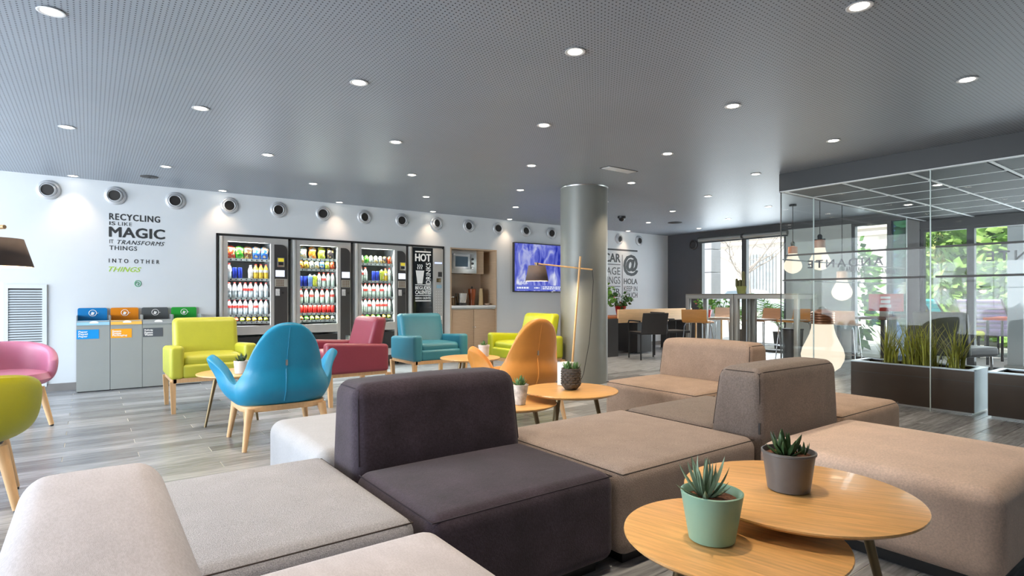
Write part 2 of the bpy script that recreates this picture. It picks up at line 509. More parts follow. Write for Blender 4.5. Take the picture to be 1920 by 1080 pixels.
col = thing('column', 'thick round grey column from floor to ceiling', 'column', (5.06, 5.31, 0))
put('shaft', lat([(.298, 0), (.298, H - .012)], 64), M('column_paint', srgb(128, 130, 126), .42, metal=.15, var=.03), col)
put('collar', lat([(.302, H - .014), (.306, H - .001)], 64), steel, col)

# --- round air nozzles on the white wall
ring_m = M('nozzle_silver', srgb(198, 200, 204), .35, metal=.25, var=.03)
hole_m = M('nozzle_hole', srgb(30, 27, 26), .6, var=.05)
ORD = ['leftmost', 'second', 'third', 'fourth', 'fifth', 'sixth', 'seventh', 'eighth', 'ninth', 'tenth', 'eleventh', 'twelfth', 'thirteenth', 'fourteenth', 'fifteenth', 'sixteenth', 'seventeenth', 'eighteenth']
ring_me = mesh_of(lat([(.106, 0), (.110, .008), (.108, .016), (.096, .026), (.082, .030), (.078, .022)], 32, axis='y', cap=False), 60); ring_me.materials.append(ring_m)
ball_me = mesh_of(lathe(BM(), [(.079, -.02), (.082, .010), (.079, .024), (.072, .036), (.066, .040), (.062, .036), (.061, .01)], 28, axis='y', cap=False), 60); ball_me.materials.append(ring_m)
bore_me = mesh_of(lat([(.0615, .008), (.0615, .026)], 24, axis='y'), 50); bore_me.materials.append(hole_m)
for k in range(17):
    if k == 14: continue
    x = -.377 + .623 * k
    n = k if k < 14 else k - 1
    t = thing('air_nozzle', 'round silver air nozzle high on the white wall, %s%s' % (ORD[n], '' if n == 0 else ' from the left'), 'air nozzle', (x, YW - .001, 2.288), 0, 'air nozzles along the white wall')
    put('ring', ring_me, None, t, (0, 0, 0), (0, 0, PI))
    tilt = (random.uniform(-.12, .1), 0, PI + random.uniform(-.25, .25))
    b = put('ball', ball_me, None, t, (0, 0, 0), tilt)
    put('bore', bore_me, None, b)

t = thing('air_nozzle', 'dark round air nozzle on the dark wall beside the street window', 'air nozzle', (XW - .001, 7.66, 2.20))
put('ring', mesh_of(lat([(.106, 0), (.110, .008), (.108, .016), (.096, .026), (.082, .030), (.078, .022)], 32, axis='y', cap=False), 60), dark_grey, t, (0, 0, 0), (0, 0, PI / 2))
bm = lathe(BM(), [(.079, -.02), (.082, .010), (.079, .024), (.072, .036), (.066, .040), (.062, .036), (.061, .01)], 28, axis='y', cap=False)
put('ball', bm, dark_grey, t, (0, 0, 0), (0, 0, PI / 2 + .2)); put('bore', lat([(.0615, .008), (.0615, .026)], 24, axis='y'), hole_m, t, (0, 0, 0), (0, 0, PI / 2 + .2))
# --- downlights
trim_me = mesh_of(lat([(.040, .004), (.052, 0), (.058, -.004), (.052, -.006), (.040, -.002)], 28, cap=False), 60)
trim_me.materials.append(M('downlight_trim', srgb(235, 235, 235), .4, var=.02))
lens_me = mesh_of(lat([(.039, -.001), (.039, -.004)], 20), 30)
lens_me.materials.append(emit_mat('downlight_lens', (1, .9, .74), 14))
spot_d = bpy.data.lights.new('downlight_lamp', 'SPOT'); spot_d.energy = SPOT_W; spot_d.color = (1, .80, .58)
spot_d.spot_size = math.radians(96); spot_d.spot_blend = .7; spot_d.shadow_soft_size = .03
wash_d = bpy.data.lights.new('wall_washer_lamp', 'SPOT'); wash_d.energy = SPOT_W * .23; wash_d.color = (1, .74, .5)
wash_d.spot_size = math.radians(88); wash_d.spot_blend = .9; wash_d.shadow_soft_size = .025
vest_d = spot_d.copy(); vest_d.energy = 22
LROWS = [(8.205, -.15, 8), (7.04, .65, 7), (5.87, -.15, 7), (4.705, .65, 6), (3.536, -.15, 5), (2.37, .65, 4), (1.2, -.15, 4)]
RN = ['row washing the white wall', 'second row from the white wall', 'third row from the white wall', 'fourth row from the white wall', 'fifth row from the white wall', 'sixth row from the white wall', 'row nearest the camera']
ON = ['first', 'second', 'third', 'fourth', 'fifth', 'sixth', 'seventh', 'eighth']
for r, (y, x0, n) in enumerate(LROWS):
    seen = 0; off_ = 0
    for k in range(n):
        x = x0 + 1.54 * k
        if x > XW - .3 or (y < 3.4 and x > XG - .15): continue
        p = proj(x, y, H)
        if p and 0 <= p[0] <= 1920 and 0 <= p[1] <= 1080:
            lb = 'small round ceiling downlight, %s, %s from left' % (RN[r], ON[seen]); seen += 1
        else:
            lb = 'ceiling downlight out of view overhead, %s, %s one' % (RN[r], ON[off_]); off_ += 1
        t = thing('downlight', lb, 'downlight', (x, y, H - .001), 0, 'ceiling downlights')
        put('trim', trim_me, None, t); put('lens', lens_me, None, t)
        l = bpy.data.objects.new('lamp', wash_d if r == 0 else spot_d); COL.objects.link(l); l.parent = t; l.location = (0, 0, -.012)
for k, (x, y) in enumerate([(7.25, 2.2), (7.6, 1.1), (8.5, 2.9), (9.3, 1.9)]):
    t = thing('downlight', 'recessed downlight in the tiled vestibule ceiling, %s' % ['nearest the glass corner', 'above the right planter', 'deeper inside by the side glass', 'deepest and farthest right'][k], 'downlight', (x, y, VZ + .001), 0, 'vestibule downlights')
    put('trim', trim_me, None, t); put('lens', lens_me, None, t)
    l = bpy.data.objects.new('lamp', vest_d); COL.objects.link(l); l.parent = t; l.location = (0, 0, -.012)

# --- ceiling odds and ends
t = thing('ceiling_hatch', 'small white rectangular panel in the ceiling beside the column', 'panel', (4.62, 4.30, H - .001))
put('plate', bx(-.21, .21, -.06, .06, -.006, 0, bev=.002), M('hatch_white', srgb(225, 226, 228), .4, var=.02), t)
put('frame', bx(-.225, .225, -.07, .07, -.003, 0), dark_grey, t)
t = thing('security_camera', 'black dome security camera on the ceiling behind the column', 'camera', (7.35, 6.78, H - .001))
put('base', lat([(.07, 0), (.07, -.03), (.062, -.036)], 24), black_m, t)
put('dome', lat([(.055, -.034), (.05, -.06), (.034, -.078), (.012, -.086)], 24), M('dome_black', (.01, .01, .012), .1, var=.02), t)
t = thing('ceiling_speaker', 'flat round dark speaker grille in the ceiling near the dark wall', 'speaker', (8.75, 6.75, H - .001))
put('grille', lat([(.12, 0), (.12, -.008), (.10, -.012)], 28), dark_grey, t); put('rim', lat([(.13, 0), (.13, -.005), (.12, -.006)], 28), frame_dark, t)
t = thing('ceiling_sensor', 'thin dark sensor disc in the ceiling above the recycling quote', 'sensor', (.55, 7.75, H - .001))
put('disc', lat([(.09, 0), (.09, -.006), (.07, -.01)], 24), frame_dark, t); put('eye', lat([(.02, -.008), (.018, -.014)], 12), black_m, t)

# --- louvred vent
t = thing('wall_vent', 'white framed louvre vent low on the wall left of the bins', 'vent', (-.575, YW, 0))
fm = M('vent_frame', srgb(214, 219, 222), .5, var=.02); sm = M('vent_slat', srgb(196, 204, 208), .5, var=.03)
b = BM()
for a in [(-.185, -.145, .06, 1.215), (.145, .185, .06, 1.215), (-.145, .145, 1.17, 1.215), (-.145, .145, .06, .1)]: box(b, a[0], a[1], -.02, 0, a[2], a[3])
put('frame', b, fm, t)
put('backing', bx(-.145, .145, -.003, -.001, .1, 1.17), dark_grey, t)
sl = mesh_of(prism(BM(), [(-.018, -.009), (-.015, -.010), (-.006, .008), (-.009, .009)], -.145, .145, 'x'), 30); sl.materials.append(sm)
for k in range(38): put('slat', sl, None, t, (0, 0, .118 + k * .0277))

# --- wall quote
wq = thing('wall_quote', 'dark vinyl recycling quote on the white wall above the bins', 'lettering', (.19, YW - .0005, 1.3))
green_v = M('green_vinyl', srgb(168, 205, 70), .5, var=.02)
def q(s, x, z, w, h, bold=0., m=letter_m, shear=0, space=1.): text('text_line', s, m, wq, (x, 0, z - 1.3), w, h, bold=bold, shear=shear, space=space)
q('RECYCLING', 0, 2.0, .515, .075, .025, space=1.15)
q('IS', 0, 1.935, .058, .042, .02); q('LIKE', .085, 1.935, .14, .042, -.004, space=1.1)
q('MAGIC', 0, 1.795, .565, .118, .032, space=1.05)
q('IT', 0, 1.715, .04, .046, -.01); q('TRANSFORMS', .08, 1.710, .485, .050, .01, shear=.35, space=1.15)
q('THINGS', 0, 1.637, .275, .052, .012, space=1.15)
q('INTO OTHER', -.005, 1.485, .515, .048, .015, space=1.7)
q('THINGS', -.005, 1.378, .325, .058, .015, m=green_v, shear=.4, space=1.05)
lg = M('logo_green', srgb(60, 160, 110), .5, var=.02)
put('emblem_ring', tb([(.285 + .032 * math.cos(a * PI / 12), -.002, -.062 + .036 * math.sin(a * PI / 12)) for a in range(24)], .004, 6, closed=True), lg, wq)
put('emblem_arrow', tb([(.262, -.002, -.062), (.275, -.002, -.045), (.292, -.002, -.05), (.30, -.002, -.068), (.285, -.002, -.084), (.283, -.002, -.06)], .004, 6), lg, wq)

# --- lettering by the window
wl = thing('wall_lettering', 'dark vinyl wall lettering with large at sign beside the column', 'lettering', (8.1, YW - .0005, 1.0))
def q2(s, x, z, w, h, bold=0., space=1.): text('text_line', s, letter_m, wl, (x - 8.1, 0, z - 1.0), w, h, bold=bold, space=space)
def bar(x0, x1, z0, z1): put('rule', bx(x0 - 8.1, x1 - 8.1, -.002, 0, z0 - 1, z1 - 1), letter_m, wl)
bar(8.1, 9.545, 2.043, 2.078); bar(9.063, 9.077, .85, 1.96); bar(8.1, 9.01, 1.742, 1.757); bar(8.1, 9.01, 1.282, 1.297); bar(8.1, 9.01, 1.07, 1.085)
q2('BUSCAR', 8.12, 1.80, .885, .175, .03); q2('MANAGE', 8.12, 1.535, .885, .155, -.012); q2('BOOKINGS', 8.12, 1.345, .885, .15, -.012)
q2('ENDE /R', 8.12, 1.12, .885, .125, .012)
q2('@', 9.12, 1.53, .425, .43, .03); q2('HOLA', 9.12, 1.345, .42, .115, .022); q2('KEEP IN', 9.12, 1.19, .42, .11, -.004); q2('TOUCH', 9.12, 1.055, .42, .11, .012)
q2('WIFI', 8.3, .52, .7, .17, .0)

# --- television
t = thing('television', 'flat wall television showing a blue picture with ticker', 'television', (6.83, YW, 1.16))
put('body', bx(-.665, .665, -.065, -.012, 0, .905, bev=.006), black_m, t)
tv = bpy.data.materials.new('tv_picture'); tv.use_nodes = True
nt = tv.node_tree; N = nt.nodes; L = nt.links; N.remove(N['Principled BSDF'])
tc = N.new('ShaderNodeTexCoord'); mp = N.new('ShaderNodeMapping'); mp.inputs['Scale'].default_value = (2.2, 1, 1.0); L.new(tc.outputs['Object'], mp.inputs[0])
nz = N.new('ShaderNodeTexNoise'); nz.inputs['Scale'].default_value = 2.3; nz.inputs['Detail'].default_value = 7; nz.inputs['Distortion'].default_value = 1.2; L.new(mp.outputs[0], nz.inputs['Vector'])
cr = N.new('ShaderNodeValToRGB'); cr.color_ramp.elements[0].position = .33; cr.color_ramp.elements[0].color = (.02, .035, .42, 1)
cr.color_ramp.elements[1].position = .72; cr.color_ramp.elements[1].color = (.82, .86, 1, 1)
e1 = cr.color_ramp.elements.new(.5); e1.color = (.17, .2, .72, 1)
L.new(nz.outputs['Fac'], cr.inputs[0])
em = N.new('ShaderNodeEmission'); em.inputs[1].default_value = .85; L.new(cr.outputs[0], em.inputs[0]); L.new(em.outputs[0], N['Material Output'].inputs[0])
put('screen', bx(-.65, .65, -.0665, -.065, .018, .888), tv, t)
put('ticker', bx(-.65, .65, -.0675, -.0665, .035, .125), emit_mat('ticker_blue', (.16, .2, .72), .8), t)
tw = emit_mat('ticker_white', (.9, .93, 1), .95)
text('caption', 'BUSCA', tw, t, (-.60, -.068, .145), .24, .05, bold=-.01)
random.seed(3)
def dashes(x0, x1, z, h):
    x = x0; b = BM()
    while x < x1:
        w = random.uniform(.02, .07); box(b, x, min(x + w, x1), -.0685, -.0675, z, z + h); x += w + .012
    put('caption', b, tw, t)
dashes(-.60, -.32, .064, .03); dashes(-.2, -.08, .068, .022)
put('caption_rule', bx(-.03, -.026, -.0685, -.0675, .04, .12), tw, t)
dashes(0, .62, .087, .02); dashes(0, .6, .054, .02)
put('stand_light', bx(.22, .26, -.068, -.064, .004, .012), tw, t)

# ================================================================== VENDING NICHE
water = M('clear_bottle', srgb(226, 236, 240), .15, var=.03, spec=.6)
water_g = M('pale_green_bottle', srgb(216, 232, 220), .15, var=.03, spec=.6)
cap_red = M('red_cap', srgb(205, 52, 44), .4, var=.04)
lab_red = M('red_label', srgb(220, 70, 60), .5, var=.25, vscale=30)
lab_white = M('white_label', srgb(238, 232, 230), .5, var=.06, vscale=30)
can_red = M('red_can', srgb(196, 40, 34), .3, metal=.3, var=.25, vscale=40)
can_blue = M('blue_can', srgb(50, 70, 190), .3, metal=.3, var=.35, vscale=30)
juice_y = M('yellow_juice', srgb(240, 200, 60), .3, var=.15, vscale=20)
juice_w = M('milky_bottle', srgb(238, 232, 214), .35, var=.1, vscale=20)
carton = M('blue_carton', srgb(120, 150, 215), .5, var=.4, vscale=25)
BAGC = {'green': (70, 165, 50), 'brown': (120, 84, 58), 'blue': (60, 110, 190), 'red': (200, 70, 44), 'silver': (170, 178, 178), 'orange': (226, 120, 40), 'lime': (188, 200, 70), 'black': (60, 50, 54), 'yellow': (232, 190, 60), 'white': (225, 225, 222)}
def bag_mat(k, v, seed):
    m = M('bag_' + k, srgb(*v), .28, var=.01)
    nt = m.node_tree; N = nt.nodes; L = nt.links
    tc = N.new('ShaderNodeTexCoord'); mp = N.new('ShaderNodeMapping'); mp.inputs['Location'].default_value = (seed * 1.7, 0, seed); L.new(tc.outputs['Object'], mp.inputs[0])
    nz = N.new('ShaderNodeTexNoise'); nz.inputs['Scale'].default_value = 26; nz.inputs['Detail'].default_value = 2; L.new(mp.outputs[0], nz.inputs['Vector'])
    cr = N.new('ShaderNodeValToRGB'); cr.color_ramp.interpolation = 'CONSTANT'
    base = (*srgb(*v), 1); E_ = cr.color_ramp.elements
    E_[0].position = 0; E_[0].color = (*[c * .35 for c in base[:3]], 1); E_[1].position = .38; E_[1].color = base
    for p, c in ((.56, (*srgb(236, 196, 80), 1)), (.62, (*srgb(236, 232, 222), 1)), (.70, (*srgb(196, 60, 44), 1))): e_ = E_.new(p); e_.color = c
    L.new(nz.outputs['Fac'], cr.inputs[0]); L.new(cr.outputs[0], N['Principled BSDF'].inputs['Base Color'])
    return m


BAGM = {k: bag_mat(k, v, i) for i, (k, v) in enumerate(BAGC.items())}


def bottle_proto(hh, rr, body, cap, lab):
    r = bpy.data.objects.new('bottle', None)
    me = mesh_of(lat([(rr * .9, 0), (rr, .012), (rr, hh * .30), (rr * .93, hh * .36), (rr, hh * .42), (rr, hh * .62), (rr * .8, hh * .75), (rr * .42, hh * .86), (rr * .36, hh * .92)], 12), 50); me.materials.append(body)
    cm = mesh_of(lat([(rr * .45, hh * .92), (rr * .45, hh)], 10), 30); cm.materials.append(cap)
    lm = mesh_of(lat([(rr * 1.03, hh * .44), (rr * 1.03, hh * .62)], 12, cap=False), 50); lm.materials.append(lab)
    return me, [('cap', cm), ('label_band', lm)]


def can_proto(hh, rr, m):
    me = mesh_of(lat([(rr * .8, 0), (rr, .01), (rr, hh * .9), (rr * .82, hh), (rr * .78, hh)], 14), 40); me.materials.append(m)
    tm = mesh_of(lat([(rr * .80, hh), (rr * .80, hh + .002)], 12), 30); tm.materials.append(chrome)
    return me, [('lid', tm)]


def carton_proto(hh, ww, m):
    me = mesh_of(bx(-ww, ww, -ww, ww, 0, hh, bev=.004, seg=1), 30); me.materials.append(m)
    tm = mesh_of(lat([(.012, hh), (.012, hh + .018)], 8), 30); tm.materials.append(lab_white)
    return me, [('spout', tm)]


def bag_mesh(ww, hh, m):
    b = cushion(ww, .07, hh, .028, 0, fn=lambda p: (p.x * (1.04 - .14 * math.sin(PI * p.z / hh)) + .006 * math.sin(p.z * 60), p.y * (.14 + .86 * math.sin(PI * min(1, max(0, p.z / hh)))), p.z + .008 * math.cos(p.x * 70) * (p.z / hh) ** 2), inner=4)
    me = mesh_of(b, 60); me.materials.append(m)
    return me, []


PROTO = {
    'wb': bottle_proto(.205, .031, water, cap_red, lab_white), 'wr': bottle_proto(.205, .031, water, cap_red, lab_red),
    'gb': bottle_proto(.205, .031, water_g, cap_red, lab_white), 'gr': bottle_proto(.205, .031, water_g, cap_red, lab_red),
    'yj': bottle_proto(.20, .0315, juice_y, cap_red, lab_white), 'mj': bottle_proto(.185, .032, juice_w, lab_white, lab_white),
    'rc': can_proto(.115, .032, can_red), 'bc': can_proto(.15, .029, can_blue), 'ct': carton_proto(.16, .03, carton), 'lc': carton_proto(.16, .03, BAGM['lime']),
}
for k in BAGC: PROTO['B' + k] = bag_mesh(.105, .175, BAGM[k]); PROTO['b' + k] = bag_mesh(.068, .12, BAGM[k]); PROTO['s' + k] = bag_mesh(.06, .05, BAGM[k])
KIND = {'wb': ('bottle', 'clear bottle, white label, red cap'), 'wr': ('bottle', 'clear bottle with red label and cap'), 'gb': ('bottle', 'pale green bottle with white label'), 'gr': ('bottle', 'pale green bottle with red label'),
        'yj': ('bottle', 'yellow juice bottle with red cap'), 'mj': ('bottle', 'milky white bottle'), 'rc': ('can', 'red drink can'), 'bc': ('can', 'slim blue drink can'), 'ct': ('carton', 'blue and white drink carton'), 'lc': ('carton', 'lime green drink carton')}
NUM = ['first', 'second', 'third', 'fourth', 'fifth', 'sixth', 'seventh', 'eighth', 'ninth']
SHELF = ['top', 'second', 'third', 'fourth', 'fifth', 'bottom']


def stock(mname, xs, y, z, items, shelf):
    n = len(items)
    for k, it in enumerate(items):
        if not it: continue
        if it[0] in 'Bbs' and it not in KIND: nm, lb = 'snack_bag', it[1:] + (' crisp bag' if it[0] == 'B' else ' snack bag')
        else: nm, lb = KIND[it]
        x = xs[0] + (xs[1] - xs[0]) * (k + .5) / n
        me, ch = PROTO[it]
        o = put(nm, me, None, None, (x, y, z))
        if nm == 'bottle': o.rotation_euler = (0, 0, random.uniform(0, 6))
        tag(o, '%s, %s shelf of %s, %s from left' % (lb, shelf, mname, NUM[k]), {'snack_bag': 'snack bag'}.get(nm, nm), 'goods in the ' + mname)
        for cn, cm in ch: put(cn, cm, None, o)


strip_m = M('price_strip', srgb(196, 202, 200), .4, var=.5, vscale=26, stretch=(1, 1, .2))


def vending(name, label, x0, x1, short, shelves, goods, lightcol, reader):
    w = x1 - x0
    t = thing('vending_machine', label, 'vending machine', (x0, YW, 0), 0, 'snack vending machines')
    yf, D = .0, .72
    b = BM(); z0, z1 = .06, 1.888
    for a in [(.005, .03, yf + .05, D, z0, z1), (w - .03, w - .005, yf + .05, D, z0, z1), (.03, w - .03, yf + .05, D, z1 - .03, z1), (.03, w - .03, yf + .05, D, z0, z0 + .4), (.03, w - .03, D - .03, D, z0, z1), (.675, .70, .06, D, z0, z1)]: box(b, *a)
    put('cabinet', b, M('machine_inner', srgb(225, 228, 228), .5, var=.02), t)
    for fx in (.08, w - .08): put('foot', lat([(.03, 0), (.025, .06)], 12, c=(fx, .2, 0)), black_m, t)
    # door: frame round the window
    wx0, wx1, wz0, wz1 = .115, .655, .68, 1.812
    b = BM()
    for a in [(.012, wx0, z0 + .1, z1 - .004), (wx1, .705, z0 + .1, z1 - .004), (.705, w - .012, z0 + .1, z1 - .004), (wx0, wx1, wz1, z1 - .004), (wx0, wx1, .56, wz0)]: box(b, a[0], a[1], yf, yf + .05, a[2], a[3])
    d = put('door', b, silver, t)
    put('edge_profile', bx(.012, .05, yf - .012, yf + .01, z0 + .1, z1 - .006, bev=.006), M('profile_silver', srgb(212, 212, 210), .35, metal=.3, var=.02), d)
    put('pane', bx(wx0, wx1, yf + .012, yf + .018, wz0, wz1), vend_glass, t)
    put('delivery_flap', bx(.09, .66, yf + .004, yf + .03, .27, .53, bev=.004), black_m, t)
    put('kick_panel', bx(.012, w - .012, yf + .008, yf + .05, z0, z0 + .1), dark_grey, t)
    b = BM(); prism(b, rrect(.70, w - .025, .22, 1.80, .085, '0110'), yf - .012, yf + .002)
    cp = put('control_panel', b, dark_grey, t)
    put('screen', bx(.715, .835, yf - .016, yf - .012, 1.355, 1.445), emit_mat('machine_screen', (.8, .86, 1), 1.3), cp)
    kp = put('keypad', bx(.705, w - .03, yf - .015, yf - .012, 1.215, 1.325), M('keypad_plate', srgb(190, 186, 176), .4, metal=.4, var=.05), cp)
    km = mesh_of(bx(-.009, .009, -.003, 0, -.008, .008), 0); km.materials.append(M('key_brown', srgb(120, 96, 78), .5, var=.1))
    for i in range(4):
        for j in range(4): put('key', km, None, kp, (.733 + i * .027, yf - .015, 1.305 - j * .024))
    if reader:
        cr_ = put('card_reader', bx(.735, .83, yf - .03, yf - .012, 1.49, 1.62, bev=.004), steel, cp)
        put('reader_screen', bx(.745, .82, yf - .032, yf - .03, 1.565, 1.612), M('reader_yellow', srgb(232, 210, 60), .4, emit=.3, var=.1, vscale=30), cr_)
        put('reader_slot', bx(.75, .815, yf - .033, yf - .03, 1.515, 1.555), black_m, cr_)
    put('coin_plate', bx(.715, .77, yf - .016, yf - .012, 1.09, 1.185), M('sticker', srgb(220, 216, 212), .5, var=.3, vscale=40), cp)
    put('coin_slot', lat([(.018, 0), (.018, .006)], 14, axis='y', c=(.81, yf - .018, 1.13)), black_m, cp)
    put('coin_return', bx(.77, .835, yf - .02, yf - .012, .43, .50, bev=.004), steel, cp)
    put('lock', lat([(.009, 0), (.009, .02)], 10, axis='y', c=(w - .02, yf - .012, .5)), chrome, t)
    # shelves
    for si, z in enumerate(shelves):
        s = put('shelf', bx(.03, .675, .06, D - .05, z - .014, z), M('shelf_tray', srgb(150, 152, 152), .4, metal=.4, var=.03), t)
        put('price_rail', bx(.03, .675, .052, .06, z - .03, z + .004), strip_m, s)
        ey = mesh_of(bx(-.008, .008, -.002, 0, -.008, .008), 0) if si == 0 and 'chip' not in PROTO else PROTO['chip']
        if 'chip' not in PROTO: ey.materials.append(M('chip_dark', srgb(40, 40, 44), .5, var=.1)); PROTO['chip'] = ey
        for k in range(8): put('price_chip', ey, None, s, (.16 + k * .065, .052, z - .013))
    # lamp inside the machine
    ld = bpy.data.lights.new('machine_lamp', 'AREA'); ld.shape = 'RECTANGLE'; ld.size = .5; ld.size_y = .03; ld.energy = 10; ld.color = lightcol
    lo = bpy.data.objects.new('machine_lamp', ld); COL.objects.link(lo); lo.parent = t; lo.location = (.36, .04, 1.80); lo.rotation_euler = (math.radians(-35), 0, 0)
    for si, z in enumerate(shelves[:-1]):
        l2 = bpy.data.lights.new('shelf_lamp', 'AREA'); l2.shape = 'RECTANGLE'; l2.size = .5; l2.size_y = .012; l2.energy = 5.5; l2.color = lightcol
        lo = bpy.data.objects.new('shelf_lamp', l2); COL.objects.link(lo); lo.parent = t; lo.location = (.36, .075, z - .022); lo.rotation_euler = (math.radians(-28), 0, 0)
    for si, (z, g) in enumerate(zip(shelves, goods)):
        stock(short, (x0 + .118, x0 + .652), YW + .115, z + .001, g, SHELF[si])


vending('v', 'leftmost silver vending machine with bottles and crisps, yellow card reader', 1.362, 2.262, 'left vending machine', [1.588, 1.322, 1.065, .832, .735],
        [['Bred', 'Bgreen', 'Bbrown', 'Bblue', 'Bblue'], ['wb', 'bc', 'bc', None, 'mj', 'yj', 'yj', 'yj'], ['wb', 'wb', 'wb', 'wr', 'wr', 'wb', 'wb', 'wb'], ['wr', 'wr', 'wr', 'wr', 'wb', 'wr', 'wb', 'wb'], ['sgreen', 'sred', 'slime', 'syellow', 'syellow', 'syellow', 'slime']], (.86, .92, 1), True)
vending('v', 'middle vending machine with red cans on its fifth shelf', 2.300, 3.168, 'middle vending machine', [1.628, 1.478, 1.222, .982, .838, .735],
        [['Bsilver', 'Borange', 'Blime', 'Bblack'], ['borange', 'byellow', 'bwhite', 'bsilver', 'bblue', 'blime', 'bred'], ['bc', 'bc', 'ct', 'lc', 'gb', 'gr', 'gb', 'gb'], ['gr', 'gb', 'gr', 'gb', 'gr', 'gb', 'gr'], ['rc'] * 8, ['sorange', 'sgreen', 'slime', 'slime', 'syellow', 'syellow', 'swhite']], (.88, 1, .92), False)
vending('v', 'right vending machine of the three, beside the hot drinks machine', 3.212, 4.078, 'right vending machine', [1.588, 1.322, 1.072, .835, .735],
        [['bsilver', 'bgreen', 'bwhite', 'bsilver', 'bsilver', 'bblack', 'bred'], ['gr', 'gb', None, 'bc', 'bc', 'lc', 'yj', 'gb'], ['gb', 'gr', 'gb', 'gr', 'gb', 'gr', 'gb', 'gb'], ['gb', 'gb', 'gr', 'gb', 'gr', 'gr', 'gr', 'gb'], ['sred', 'sgreen', 'slime', 'sgreen', 'syellow', 'slime']], (.9, 1, .94), True)

# --- hot drinks machine
t = thing('drinks_machine', 'black fronted hot drinks machine with white cup graphic', 'vending machine', (4.108, YW, 0))
put('cabinet', bx(.004, .636, .02, .7, .05, 1.885), silver, t)
put('side_profile', bx(.006, .05, -.012, .02, .05, 1.88, bev=.006), MATS['profile_silver'], t)
fp = put('front_panel', bx(.085, .435, -.006, .02, .5, 1.872, bev=.003), M('gloss_black', srgb(20, 26, 30), .12, var=.04), t)
cp = put('control_panel', bx(.44, .628, -.014, .02, .2, 1.868, bev=.008), silver, t)
put('lower_panel', bx(.085, .435, -.004, .02, .06, .5), dark_grey, t)
ww = M('white_print', srgb(238, 238, 236), .5, emit=.12, var=.02)
for z, h in [(1.795, .02), (1.262, .012), (1.09, .012), (1.0, .018)]: put('rule', bx(.115, .398, -.008, -.006, z, z + h), ww, fp)
def hq(s, x, z, w, h, bold, rot=(PI / 2, 0, 0)): text('print', s, ww, fp, (x, -.0065, z), w, h, bold=bold, rot=rot)
hq('HOT', .118, 1.652, .277, .118, .03)
hq('DRINKS', .395, 1.285, .345, .085, .01, (PI / 2, -PI / 2, 0))
put('cup_graphic', prism(BM(), [(.155, 1.285), (.245, 1.285), (.275, 1.5), (.125, 1.5)], -.008, -.006), ww, fp)
for k in range(3): put('steam_graphic', tb([(.165 + k * .035, -.007, 1.52), (.155 + k * .035, -.007, 1.545), (.17 + k * .035, -.007, 1.57), (.158 + k * .035, -.007, 1.60)], .007, 6), ww, fp)
hq('BEGUDES', .118, 1.192, .277, .055, .02); hq('CALENTES', .118, 1.118, .277, .058, .02); hq('BEBIDAS CALIENTES', .118, 1.035, .277, .036, .0)
put('cup_bay', bx(.11, .30, -.012, -.006, .72, .80, bev=.004), M('cup_bay_beige', srgb(178, 160, 132), .5, var=.1), fp)
put('status_light', bx(.465, .60, -.017, -.014, 1.62, 1.645), emit_mat('status_blue', (.55, .62, 1), 1.5), cp)
put('selector', bx(.53, .60, -.018, -.014, 1.405, 1.485, bev=.004), dark_grey, cp)
put('coin_slot', bx(.50, .58, -.022, -.014, 1.315, 1.38, bev=.006), brass, cp)
put('screen', bx(.50, .595, -.017, -.014, 1.215, 1.27), M('lcd', srgb(130, 160, 175), .3, emit=.2, var=.05), cp)
bt = mesh_of(lat([(.009, 0), (.008, .006)], 10, axis='y'), 40); bt.materials.append(MATS['profile_silver'])
for i in range(3):
    for j in range(9): put('button', bt, None, cp, (.495 + i * .045, -.018, 1.16 - j * .043))
put('card_reader', bx(.53, .60, -.02, -.014, .69, .755), lab_white, cp); put('coin_return', bx(.53, .61, -.018, -.014, .5, .62, bev=.004), M('return_blue', srgb(110, 122, 140), .4, var=.05), cp)

# --- coffee nook
t = thing('kitchenette_cabinet', 'light wood built-in nook cabinet with two lower doors', 'cabinet', (KX0, YW, 0))
w = KX1 - KX0; b = BM()
for a in [(.002, .022, 0, KZ1), (w - .022, w - .002, 0, KZ1), (.022, w - .022, KZ1 - .024, KZ1 - .002)]: box(b, a[0], a[1], -.008, .5, a[2], a[3])
put('surround', b, wood_cab, t)
put('back_panel', bx(.022, w - .022, .48, .5, .9, KZ1 - .02), M('nook_back', srgb(212, 194, 176), .6, var=.03), t)
put('upper_box', bx(.565, .74, .10, .48, 1.475, KZ1 - .026), wood_cab, t)
put('carcass', bx(.022, w - .022, .03, .48, .08, .86), wood_cab, t); put('plinth', bx(.022, w - .022, .05, .48, 0, .08), dark_grey, t)
for a, b_ in [(.026, .472), (.478, w - .026)]:
    d = put('door', bx(a, b_, .005, .028, .085, .852, bev=.002), wood_cab, t)
    put('knob', lat([(.006, 0), (.012, .008), (.012, .016)], 12, axis='y', c=(.452 if a < .1 else .498, -.011, .55)), chrome, d)
wt = tag(put('worktop', bx(KX0 + .024, KX1 - .024, YW - .02, YW + .478, .885, .925, bev=.004), M('white_worktop', srgb(236, 236, 236), .3, var=.02)), 'white worktop slab in the coffee nook', 'worktop')
put('front_rail', bx(KX0 + .026, KX1 - .026, YW + .0, YW + .03, .862, .884), alu, wt)
t = thing('microwave', 'built-in stainless microwave in the top of the coffee nook', 'microwave', (KX0 + .026, YW + .06, 1.475))
put('housing', bx(.01, .535, .03, .41, .01, .395), dark_grey, t)
put('fascia', bx(0, .54, 0, .03, 0, .405, bev=.006), steel, t)
fr = put('door', bx(.06, .40, -.014, 0, .075, .335, bev=.006), M('mw_silver', srgb(214, 214, 214), .25, metal=.7, var=.03), t)
put('window', bx(.105, .355, -.017, -.014, .115, .29), M('mw_window', srgb(70, 90, 104), .08, var=.1, vscale=3), fr)
